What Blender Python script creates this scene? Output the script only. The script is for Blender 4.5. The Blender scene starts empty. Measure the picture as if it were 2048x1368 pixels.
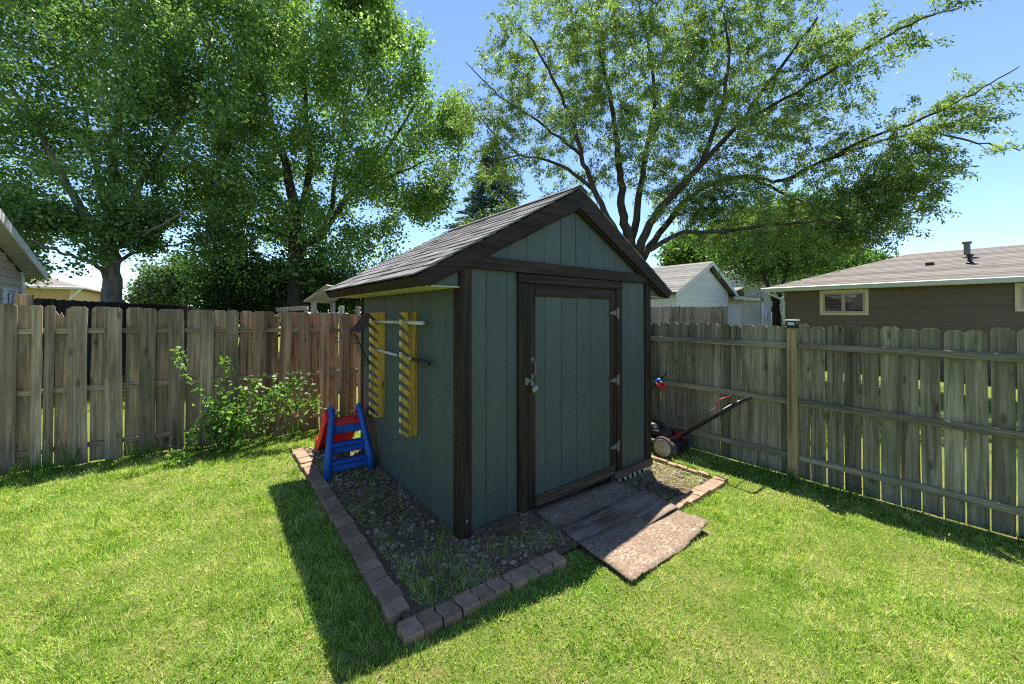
import bpy, math, random
import numpy as np
from mathutils import Vector, Matrix
R = math.radians
random.seed(7); rng = np.random.default_rng(11)
sc = bpy.context.scene
col = sc.collection
# ------------------------------------------------------------------ camera, sky, sun, exposure
CAM_H = 1.65
cam = bpy.data.cameras.new('camera'); camo = bpy.data.objects.new('camera', cam); col.objects.link(camo)
cam.sensor_width = 36; cam.lens = 762 / 2048 * 36
PITCH = 0.6
camo.location = (0, 0, CAM_H); camo.rotation_euler = (R(90 + PITCH), 0, 0)
cam.shift_y = -(56 + 762 * math.tan(R(PITCH))) / 2048
cam.clip_start = .05; cam.clip_end = 3000
sc.camera = camo
sunv = Vector((.070, .408, 1.0)).normalized()
wd = bpy.data.worlds.new('World'); sc.world = wd; wd.use_nodes = True
wn = wd.node_tree.nodes; wl = wd.node_tree.links
sky = wn.new('ShaderNodeTexSky'); sky.sky_type = 'NISHITA'; sky.sun_disc = False
sky.sun_elevation = math.asin(sunv.z); sky.sun_rotation = math.atan2(sunv.x, sunv.y)
sky.altitude = 1500; sky.air_density = 1.0; sky.dust_density = .0; sky.ozone_density = 3.6
bg = wn['Background']; bg.inputs['Strength'].default_value = .102
wl.new(sky.outputs[0], bg.inputs[0])
sl = bpy.data.lights.new('sun', 'SUN'); sl.energy = 5.0; sl.angle = R(.55); sl.color = (1, .95, .86)
so = bpy.data.objects.new('sun', sl); col.objects.link(so); so.rotation_euler = (-sunv).to_track_quat('-Z', 'Y').to_euler()
so.location = (0, 0, 30)
sc.view_settings.view_transform = 'Standard'; sc.view_settings.look = 'None'
sc.view_settings.gamma = 1; sc.view_settings.use_curve_mapping = False
sc.view_settings.exposure = 1.34
sc.render.engine = 'CYCLES'
sc.cycles.max_bounces = 8; sc.cycles.transparent_max_bounces = 8; sc.cycles.use_denoising = False; sc.cycles.pixel_filter_type = 'BLACKMAN_HARRIS'; sc.cycles.filter_width = 1.1; sc.cycles.sample_clamp_indirect = 6

# ------------------------------------------------------------------ frame of the plot: t along the shed's front, s along its side
C0 = np.array([-.381, 2.763]); Fv = np.array([.781, .6245]); Fv = Fv / np.hypot(*Fv); Sv = np.array([-Fv[1], Fv[0]])
ANG = math.atan2(Fv[1], Fv[0])
def W(t, s): return C0 + t * Fv + s * Sv
def smooth(a, b, x):
    x = np.clip((x - a) / (b - a), 0, 1); return x * x * (3 - 2 * x)
def gts(t, s):
    return -.12 * smooth(.3, 2.6, t) - .09 * smooth(-3.2, .2, t) * smooth(2.2, 3.8, s) * (1 - smooth(.3, 2.6, t))
def gz(x, y):
    dx = x - C0[0]; dy = y - C0[1]
    return gts(dx * Fv[0] + dy * Fv[1], dx * Sv[0] + dy * Sv[1])
_ph = rng.uniform(0, 6.28, 40); _an = rng.uniform(0, 6.28, 40)
def noise2(x, y, scale=1.0, o=0):
    v = 0
    for i in range(7):
        k = scale * (1.0 + .45 * i); a = _an[(i + o) % 40]
        v = v + np.sin(k * (x * np.cos(a) + y * np.sin(a)) + _ph[(i * 3 + o) % 40]) * (1 / (1 + .35 * i))
    return v / 3.2

# ------------------------------------------------------------------ materials
def new_mat(name):
    m = bpy.data.materials.new(name); m.use_nodes = True
    nt = m.node_tree; return m, nt, nt.nodes['Principled BSDF']
def nd(nt, typ, **kw):
    n = nt.nodes.new(typ)
    for k, v in kw.items():
        if k in n.inputs: n.inputs[k].default_value = v
        else: setattr(n, k, v)
    return n
def coords(nt, scale, rnd=True):
    tc = nd(nt, 'ShaderNodeTexCoord'); mp = nd(nt, 'ShaderNodeMapping')
    mp.inputs['Scale'].default_value = scale
    if rnd:
        oi = nd(nt, 'ShaderNodeObjectInfo'); mu = nd(nt, 'ShaderNodeVectorMath', operation='MULTIPLY_ADD')
        co = nd(nt, 'ShaderNodeCombineXYZ')
        for i in range(3): nt.links.new(oi.outputs['Random'], co.inputs[i])
        nt.links.new(co.outputs[0], mu.inputs[0]); mu.inputs[1].default_value = (37, 53, 71)
        nt.links.new(tc.outputs['Object'], mu.inputs[2]); nt.links.new(mu.outputs[0], mp.inputs[0])
    else: nt.links.new(tc.outputs['Object'], mp.inputs[0])
    return mp.outputs[0]
def ramp(nt, fac, stops):
    r = nd(nt, 'ShaderNodeValToRGB'); e = r.color_ramp.elements
    while len(e) < len(stops): e.new(.5)
    for el, (p, c) in zip(e, stops): el.position = p; el.color = (*c, 1)
    nt.links.new(fac, r.inputs[0]); return r.outputs[0]
def mix(nt, fac, a, b, mode='MIX'):
    m = nd(nt, 'ShaderNodeMix', data_type='RGBA', blend_type=mode)
    for sock, v in ((0, fac), (6, a), (7, b)):
        if isinstance(v, (int, float)): m.inputs[sock].default_value = v
        elif isinstance(v, tuple): m.inputs[sock].default_value = (*v, 1)
        else: nt.links.new(v, m.inputs[sock])
    return m.outputs[2]
def tex(nt, vec, scale=1, detail=4, rough=.6, dist=0):
    n = nd(nt, 'ShaderNodeTexNoise'); n.inputs['Scale'].default_value = scale; n.inputs['Detail'].default_value = detail
    n.inputs['Roughness'].default_value = rough; n.inputs['Distortion'].default_value = dist
    nt.links.new(vec, n.inputs['Vector']); return n.outputs['Fac']
def bump(nt, bs, h, strength=.3, dist=.01):
    b = nd(nt, 'ShaderNodeBump'); b.inputs['Strength'].default_value = strength; b.inputs['Distance'].default_value = dist
    nt.links.new(h, b.inputs['Height']); nt.links.new(b.outputs[0], bs.inputs['Normal'])
def vary(nt, c, lo, hi):
    """per-object brightness"""
    oi = nd(nt, 'ShaderNodeObjectInfo'); mr = nd(nt, 'ShaderNodeMapRange'); mr.inputs[3].default_value = lo; mr.inputs[4].default_value = hi
    nt.links.new(oi.outputs['Random'], mr.inputs[0])
    m = nd(nt, 'ShaderNodeVectorMath', operation='SCALE'); nt.links.new(c, m.inputs[0]); nt.links.new(mr.outputs[0], m.inputs['Scale'])
    return m.outputs[0]
def wood(name, lo, mid, hi, axis='z', rough=.85, knots=.5, stain=None, var=(.62, 1.28), bmp=.6):
    m, nt, bs = new_mat(name)
    def sv(a, l): return {'z': (a, a, l), 'x': (l, a, a), 'y': (a, l, a)}[axis]
    grain = tex(nt, coords(nt, sv(32, 1.1)), 1, 6, .72, .8)
    big = tex(nt, coords(nt, sv(7, .9)), 1, 3, .55)
    c = ramp(nt, grain, [(.37, tuple(x * .42 for x in lo)), (.45, lo), (.52, mid), (.63, tuple(x * 1.1 for x in hi))])
    c = mix(nt, .4, c, ramp(nt, big, [(.36, tuple(x * .35 for x in mid)), (.6, tuple(min(1, x * 1.55) for x in mid))]), 'MIX')
    if knots:
        v = nd(nt, 'ShaderNodeTexVoronoi'); v.inputs['Scale'].default_value = 1; v.inputs['Randomness'].default_value = 1
        nt.links.new(coords(nt, sv(8.5, 3.0)), v.inputs['Vector'])
        k = ramp(nt, v.outputs['Distance'], [(.07, (1, 1, 1)), (.19, (0, 0, 0))])
        kk = nd(nt, 'ShaderNodeMath', operation='MULTIPLY'); kk.inputs[1].default_value = knots; nt.links.new(k, kk.inputs[0])
        c = mix(nt, kk.outputs[0], c, tuple(x * .28 for x in lo))
    if stain:
        st = tex(nt, coords(nt, (3, 3, 1.4)), 1, 4, .6)
        c = mix(nt, ramp(nt, st, [(.45, (0, 0, 0)), (.66, (.6, .6, .6))]), c, stain)
    c = vary(nt, c, *var)
    nt.links.new(c, bs.inputs['Base Color']); bs.inputs['Roughness'].default_value = rough
    bs.inputs['Specular IOR Level'].default_value = .25
    bump(nt, bs, grain, bmp, .004)
    return m
def plain(name, c, rough=.6, metal=0, spec=.5, var=None, nscale=30, namt=.15, bmp=0, axis=None):
    m, nt, bs = new_mat(name)
    v = coords(nt, axis or (1, 1, 1)); n = tex(nt, v, nscale, 4, .6)
    cc = ramp(nt, n, [(.3, tuple(x * (1 - namt) for x in c)), (.7, tuple(min(1, x * (1 + namt)) for x in c))])
    if var: cc = vary(nt, cc, *var)
    nt.links.new(cc, bs.inputs['Base Color']); bs.inputs['Roughness'].default_value = rough; bs.inputs['Metallic'].default_value = metal
    bs.inputs['Specular IOR Level'].default_value = spec
    if bmp: bump(nt, bs, n, bmp, .01)
    return m
def leafmat(name, stops, transl=.45, patch=.8, rough=.5, spec=.3, det=3, nr=.6, amp=1.3):
    m, nt, bs = new_mat(name)
    g = nd(nt, 'ShaderNodeNewGeometry')
    p = tex(nt, coords(nt, (patch,) * 3, False), 1, det, nr)
    a = nd(nt, 'ShaderNodeMath', operation='MULTIPLY_ADD'); a.inputs[1].default_value = .6
    nt.links.new(g.outputs['Random Per Island'], a.inputs[0])
    b = nd(nt, 'ShaderNodeMath', operation='MULTIPLY_ADD'); b.inputs[1].default_value = amp; b.inputs[2].default_value = .2 - .5 * amp
    nt.links.new(p, b.inputs[0]); nt.links.new(b.outputs[0], a.inputs[2])
    c = ramp(nt, a.outputs[0], stops)
    nt.links.new(c, bs.inputs['Base Color']); bs.inputs['Roughness'].default_value = rough; bs.inputs['Specular IOR Level'].default_value = spec
    t = nd(nt, 'ShaderNodeBsdfTranslucent'); nt.links.new(mix(nt, 1.0, c, (1.2, 1.3, .75), 'MULTIPLY'), t.inputs[0])
    ms = nd(nt, 'ShaderNodeMixShader'); ms.inputs[0].default_value = transl
    nt.links.new(bs.outputs[0], ms.inputs[1]); nt.links.new(t.outputs[0], ms.inputs[2])
    nt.links.new(ms.outputs[0], nt.nodes['Material Output'].inputs[0])
    return m
M = {}
M['fence_grey'] = wood('weathered grey fence wood', (0.161, 0.117, 0.073), (0.310, 0.234, 0.151), (0.471, 0.369, 0.260), 'z', knots=.7, stain=(0.186, 0.156, 0.094))
M['fence_grey_x'] = wood('weathered grey rail wood', (0.161, 0.123, 0.078), (0.310, 0.240, 0.156), (0.460, 0.369, 0.269), 'x', knots=.3, stain=(0.211, 0.190, 0.113))
M['fence_grey_y'] = wood('weathered grey rail wood along side', (0.148, 0.129, 0.082), (0.274, 0.242, 0.164), (0.410, 0.372, 0.273), 'y', knots=.3, stain=(0.160, 0.169, 0.092))
M['fence_green'] = wood('olive fence wood', (0.129, 0.113, 0.070), (0.243, 0.217, 0.142), (0.372, 0.337, 0.237), 'z', knots=.8, stain=(0.134, 0.140, 0.073))  # olive grey wood, with warm light bounced off the grass put into its colour
M['fence_brown'] = wood('brown fence wood', (0.187, 0.116, 0.066), (0.341, 0.220, 0.138), (0.473, 0.330, 0.220), 'z', knots=.5)
M['post_new'] = wood('pale treated post', (0.405, 0.297, 0.138), (0.567, 0.432, 0.213), (0.702, 0.553, 0.300), 'z', knots=.3)
M['post_orange'] = wood('orange cedar post', (.35, .16, .05), (.48, .24, .08), (.56, .3, .12), 'z', knots=.2)
M['dark_fence'] = wood('dark stained fence wood', (.012, .011, .013), (.022, .02, .022), (.04, .036, .038), 'z', knots=0)
M['trim_z'] = wood('dark brown stained trim', (0.011, 0.007, 0.005), (0.027, 0.016, 0.010), (0.060, 0.039, 0.023), 'z', knots=.6, rough=.7, bmp=.5, var=(.85, 1.2))
M['trim_x'] = wood('dark brown stained trim across', (0.011, 0.007, 0.005), (0.026, 0.016, 0.010), (0.056, 0.037, 0.022), 'x', knots=.5, rough=.7, bmp=.5, var=(.85, 1.2))
M['trim_y'] = wood('dark brown stained fascia', (0.011, 0.007, 0.005), (0.024, 0.015, 0.009), (0.048, 0.031, 0.020), 'y', knots=.5, rough=.7, bmp=.5, var=(.9, 1.1))
M['trim_worn'] = wood('worn brown sill', (.05, .035, .022), (.1, .075, .05), (.2, .16, .12), 'x', knots=.4, rough=.85, bmp=.5)
M['rack'] = wood('yellow stained rack lumber', (.42, .24, .035), (.56, .35, .06), (.66, .45, .11), 'z', knots=.75, rough=.6, var=(.95, 1.05), bmp=.15)
M['rack_end'] = plain('sawn end grain', (.6, .46, .27), .8)
M['play_wood'] = wood('grey play set wood', (.2, .18, .15), (.33, .3, .26), (.46, .42, .37), 'z', knots=.2)
M['play_wood_x'] = wood('grey play set beam', (.2, .18, .15), (.33, .3, .26), (.46, .42, .37), 'x', knots=.2)
M['ply'] = wood('weathered plywood', (.09, .055, .036), (.2, .13, .088), (.34, .245, .18), 'x', knots=.35, rough=.85, stain=(.27, .23, .2), var=(1, 1))
M['timber_y'] = wood('weathered stringer', (.12, .085, .05), (.24, .18, .11), (.36, .29, .2), 'y', knots=.4)
M['bark'] = plain('grey brown bark', (.21, .18, .15), .95, nscale=9, namt=.5, bmp=.9, axis=(1, 1, .25), spec=.1)
M['bark_dark'] = plain('dark bark', (.07, .056, .045), .95, nscale=10, namt=.5, bmp=.9, axis=(1, 1, .25), spec=.1)
def siding_mat(name, c, axis=(1, 1, 1)):
    m, nt, bs = new_mat(name)
    g = tex(nt, coords(nt, (75, 75, 3)), 1, 5, .7, .4); b = tex(nt, coords(nt, (2.5, 2.5, 1.2)), 1, 4, .6)
    cc = mix(nt, .5, ramp(nt, g, [(.34, tuple(x * .74 for x in c)), (.66, tuple(x * 1.24 for x in c))]), ramp(nt, b, [(.3, tuple(x * .85 for x in c)), (.7, tuple(x * 1.15 for x in c))]))
    sp = tex(nt, coords(nt, (9, 9, 6)), 1, 2, .5)
    cc = mix(nt, ramp(nt, sp, [(.79, (0, 0, 0)), (.81, (.5, .5, .5))]), cc, (.4, .42, .38))
    cc = vary(nt, cc, .94, 1.06)
    nt.links.new(cc, bs.inputs['Base Color']); bs.inputs['Roughness'].default_value = .55; bs.inputs['Specular IOR Level'].default_value = .35
    bump(nt, bs, g, .55, .004); return m
M['siding'] = siding_mat('painted sage grey siding', (.068, .088, .078))
M['soffit'] = plain('pale soffit wood', (.5, .46, .28), .8, nscale=12)
def shingle_mat(name, c, d, scale=220):
    m, nt, bs = new_mat(name)
    g = tex(nt, coords(nt, (1, 1, 1)), scale, 2, .8); b = tex(nt, coords(nt, (3, 3, 3)), 1, 3, .6)
    cc = mix(nt, .5, ramp(nt, g, [(.35, d), (.65, c)]), ramp(nt, b, [(.35, d), (.7, c)])); cc = vary(nt, cc, .7, 1.25)
    nt.links.new(cc, bs.inputs['Base Color']); bs.inputs['Roughness'].default_value = .95; bs.inputs['Specular IOR Level'].default_value = .2
    bump(nt, bs, g, .6, .004); return m
M['shingle'] = shingle_mat('dark grey shingle', (0.230, 0.224, 0.223), (0.073, 0.068, 0.068))
M['shingle_tan'] = shingle_mat('tan brown shingle', (.2, .178, .16), (.12, .106, .096), 60)
M['shingle_grey'] = shingle_mat('pale grey shingle', (.22, .21, .2), (.12, .115, .11), 60)
def paver_mat():
    m, nt, bs = new_mat('brown concrete paver')
    g = tex(nt, coords(nt, (1, 1, 1)), 160, 3, .8); b = tex(nt, coords(nt, (14, 14, 14)), 1, 4, .65)
    c = mix(nt, .45, ramp(nt, g, [(.32, (0.182, 0.113, 0.071)), (.7, (0.446, 0.294, 0.199))]), ramp(nt, b, [(.35, (0.173, 0.110, 0.071)), (.7, (0.416, 0.279, 0.189))]))
    c = vary(nt, c, .75, 1.15)
    nt.links.new(c, bs.inputs['Base Color']); bs.inputs['Roughness'].default_value = .95; bs.inputs['Specular IOR Level'].default_value = .2
    bump(nt, bs, g, .8, .004); return m
M['paver'] = paver_mat()
def osb_mat():
    m, nt, bs = new_mat('weathered strand board')
    c = None; hgt = None
    for i, (rot, sc_) in enumerate(((.4, (42, 190, 1)), (1.7, (38, 180, 1)), (2.6, (45, 200, 1)))):
        tc = nd(nt, 'ShaderNodeTexCoord'); mp = nd(nt, 'ShaderNodeMapping'); mp.inputs['Rotation'].default_value = (0, 0, rot); mp.inputs['Scale'].default_value = sc_
        nt.links.new(tc.outputs['Object'], mp.inputs[0])
        v = nd(nt, 'ShaderNodeTexVoronoi'); v.inputs['Scale'].default_value = 1; nt.links.new(mp.outputs[0], v.inputs[0])
        sx = nd(nt, 'ShaderNodeSeparateXYZ'); nt.links.new(v.outputs['Color'], sx.inputs[0])
        cc = ramp(nt, sx.outputs[0], [(0, (.09, .06, .04)), (.45, (.23, .165, .115)), (1, (.4, .305, .22))])
        if c is None: c = cc; hgt = sx.outputs[0]
        else: c = mix(nt, ramp(nt, sx.outputs[1], [(.45, (0, 0, 0)), (.55, (1, 1, 1))]), c, cc)
    st = tex(nt, coords(nt, (5, 5, 5)), 1, 5, .65)
    c = mix(nt, ramp(nt, st, [(.4, (0, 0, 0)), (.62, (.7, .7, .7))]), c, (.15, .11, .08))
    nt.links.new(c, bs.inputs['Base Color']); bs.inputs['Roughness'].default_value = .9; bs.inputs['Specular IOR Level'].default_value = .2
    bump(nt, bs, hgt, .6, .004); return m
M['osb'] = osb_mat()
M['stone'] = plain('river stone', (.2, .17, .14), .8, var=(.45, 1.35), nscale=25, namt=.3)
def pebble_mat():
    m, nt, bs = new_mat('gravel stones')
    g = nd(nt, 'ShaderNodeNewGeometry')
    c = ramp(nt, g.outputs['Random Per Island'], [(0, (0.088, 0.064, 0.049)), (.35, (0.188, 0.138, 0.103)), (.65, (0.300, 0.230, 0.173)), (.9, (0.413, 0.310, 0.227)), (1, (0.562, 0.460, 0.367))])
    n = tex(nt, coords(nt, (1, 1, 1), False), 60, 3, .6); c = mix(nt, .35, c, ramp(nt, n, [(.3, (.07, .06, .05)), (.7, (.3, .26, .22))]))
    nt.links.new(c, bs.inputs['Base Color']); bs.inputs['Roughness'].default_value = .8; return m
M['pebble'] = pebble_mat()
def soil_mat():
    m, nt, bs = new_mat('bed soil')
    n = tex(nt, coords(nt, (1, 1, 1), False), 45, 6, .75); b = tex(nt, coords(nt, (1, 1, 1), False), 4, 3, .6)
    c = mix(nt, .4, ramp(nt, n, [(.3, (.07, .047, .03)), (.52, (.19, .135, .088)), (.72, (.34, .26, .175))]), ramp(nt, b, [(.35, (.06, .055, .03)), (.7, (.16, .12, .085))]))
    nt.links.new(c, bs.inputs['Base Color']); bs.inputs['Roughness'].default_value = 1; bs.inputs['Specular IOR Level'].default_value = .1
    bump(nt, bs, n, .9, .02); return m
M['soil'] = soil_mat()
def ground_mat():
    m, nt, bs = new_mat('lawn ground')
    v = coords(nt, (1, 1, 1), False)
    n = tex(nt, v, 70, 6, .75); b = tex(nt, v, 1.6, 5, .65); f = tex(nt, v, .35, 4, .6)
    thatch = ramp(nt, n, [(.25, (.06, .055, .016)), (.5, (.17, .155, .05)), (.72, (.4, .34, .16))])
    green = ramp(nt, n, [(.25, (.025, .05, .006)), (.5, (.08, .14, .016)), (.75, (.2, .26, .045))])
    c = mix(nt, ramp(nt, b, [(.36, (0, 0, 0)), (.62, (1, 1, 1))]), green, thatch)
    c = mix(nt, ramp(nt, f, [(.4, (0, 0, 0)), (.7, (.5, .5, .5))]), c, green)
    nt.links.new(c, bs.inputs['Base Color']); bs.inputs['Roughness'].default_value = 1; bs.inputs['Specular IOR Level'].default_value = .1
    bump(nt, bs, n, .8, .02); return m
M['ground'] = ground_mat()
M['grass'] = leafmat('grass blades', [(.08, (.055, .125, .014)), (.26, (.16, .3, .03)), (.44, (.28, .43, .058)), (.6, (.44, .53, .125)), (.78, (.62, .6, .29)), (.95, (.72, .64, .4))], .48, 2.6, .5, .3, 9, .92, 2.3)
M['clover'] = leafmat('clover leaves', [(.2, (0.054, 0.135, 0.020)), (.5, (0.115, 0.257, 0.038)), (.8, (0.230, 0.378, 0.061))], .35, 2, .55, .25)
M['weed'] = leafmat('weed leaves', [(.2, (0.060, 0.144, 0.018)), (.5, (0.120, 0.252, 0.036)), (.8, (0.228, 0.360, 0.066))], .42, 3, .5, .3)
M['straw'] = leafmat('dead straw', [(.2, (.14, .1, .055)), (.5, (.28, .21, .12)), (.8, (.42, .34, .22))], .15, 3, .9, .1)
M['poplar'] = leafmat('cottonwood leaves', [(.15, (0.070, 0.140, 0.044)), (.45, (0.130, 0.234, 0.065)), (.75, (0.217, 0.355, 0.090)), (.95, (0.337, 0.468, 0.150))], .45, 1.1, .42, .5, 4, .7, 1.8)
M['poplar_b'] = leafmat('cottonwood leaves lighter', [(.15, (0.082, 0.163, 0.044)), (.45, (0.161, 0.277, 0.068)), (.75, (0.268, 0.402, 0.100)), (.95, (0.391, 0.516, 0.163))], .45, 1.1, .42, .5, 4, .7, 1.8)
M['locust'] = leafmat('locust leaflets', [(.15, (0.077, 0.136, 0.038)), (.45, (0.154, 0.239, 0.066)), (.75, (0.248, 0.334, 0.098)), (.95, (0.360, 0.413, 0.154))], .45, 1.2, .5, .35, 4, .7, 1.7)
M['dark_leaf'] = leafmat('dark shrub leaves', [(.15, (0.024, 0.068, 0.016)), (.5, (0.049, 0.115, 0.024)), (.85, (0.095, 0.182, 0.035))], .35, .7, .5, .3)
M['mid_leaf'] = leafmat('tree leaves', [(.15, (0.040, 0.098, 0.016)), (.5, (0.086, 0.172, 0.028)), (.85, (0.161, 0.265, 0.046))], .42, .7, .5, .3)
M['spruce_blue'] = leafmat('blue spruce needles', [(.15, (0.062, 0.112, 0.094)), (.5, (0.112, 0.188, 0.156)), (.85, (0.188, 0.275, 0.237))], .15, 1, .6, .2)
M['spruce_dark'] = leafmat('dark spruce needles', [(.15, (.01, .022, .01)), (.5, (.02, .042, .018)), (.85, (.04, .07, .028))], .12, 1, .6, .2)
M['pale_leaf'] = leafmat('pale shrub leaves', [(.15, (.06, .11, .045)), (.5, (.11, .18, .07)), (.85, (.17, .25, .1))], .4, .7, .5, .3)
M['galv'] = plain('galvanised metal', (.16, .16, .135), .65, .2, nscale=50)
M['steel'] = plain('bright steel', (.42, .44, .47), .4, .8)
M['brass'] = plain('brass', (.7, .55, .25), .35, 1)
M['black_plastic'] = plain('black plastic', (.014, .014, .015), .45)
M['black_paint'] = plain('black painted steel', (.012, .012, .013), .35, 0)
M['red_paint'] = plain('red mower paint', (.42, .018, .02), .4)
M['red_plastic'] = plain('red plastic', (.62, .022, .024), .5, spec=.35, nscale=9, namt=.22, bmp=.08)
M['blue_plastic'] = plain('blue plastic', (.008, .08, .36), .48, spec=.4, nscale=9, namt=.25, bmp=.08)
M['yellow_plastic'] = plain('yellow label', (.65, .42, .03), .5)
M['cream_plastic'] = plain('dusty cream wheel cover', (.36, .32, .25), .7, namt=.25)
M['rubber'] = plain('dusty rubber', (.05, .045, .036), .9, namt=.4)
M['handle_grey'] = wood('weathered grey handle', (.25, .23, .2), (.38, .36, .32), (.5, .48, .44), 'y', knots=0, var=(1, 1))
M['rust'] = plain('rusty shovel steel', (.055, .028, .02), .75, .2, nscale=18, namt=.5)
M['white'] = plain('white painted', (.78, .78, .76), .6, namt=.05)
M['lattice'] = plain('white lattice', (.72, .7, .62), .7, namt=.12)
M['beige_lap'] = plain('beige lap siding', (.58, .48, .39), .7, var=(.93, 1.05), namt=.05)
M['white_lap'] = plain('white lap siding', (.8, .79, .8), .6, var=(.95, 1.03), namt=.04)
M['brown_lap'] = plain('brown olive lap siding', (.13, .1, .062), .7, var=(.92, 1.06), namt=.08)
M['grey_lap'] = plain('grey lap siding', (.34, .34, .33), .7, var=(.95, 1.05), namt=.05)
M['tan_wall'] = plain('tan stucco', (.62, .42, .23), .8, namt=.06)
M['gutter'] = plain('pale green grey gutter', (.52, .55, .47), .45, namt=.05)
M['gutter_white'] = plain('white gutter', (.75, .76, .76), .45, namt=.04)
M['cream_trim'] = plain('cream window trim', (.62, .52, .33), .6, namt=.06)
M['sash'] = plain('beige sash', (.42, .36, .27), .5)
def glass_mat():
    m, nt, bs = new_mat('window glass'); bs.inputs['Base Color'].default_value = (.02, .024, .028, 1); bs.inputs['Roughness'].default_value = .04
    bs.inputs['Specular IOR Level'].default_value = .9; return m
M['glass'] = glass_mat()
M['curtain'] = plain('pale curtain', (.5, .48, .45), .9)
M['door_dark'] = plain('dark door', (.03, .035, .05), .5)
M['flag_cloth'] = plain('lilac flag cloth', (.45, .35, .6), .8)
M['flag_navy'] = plain('navy flag cloth', (.02, .025, .07), .8)
M['metal_pale'] = plain('pale metal roof', (.5, .58, .66), .5, .2)

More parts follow.
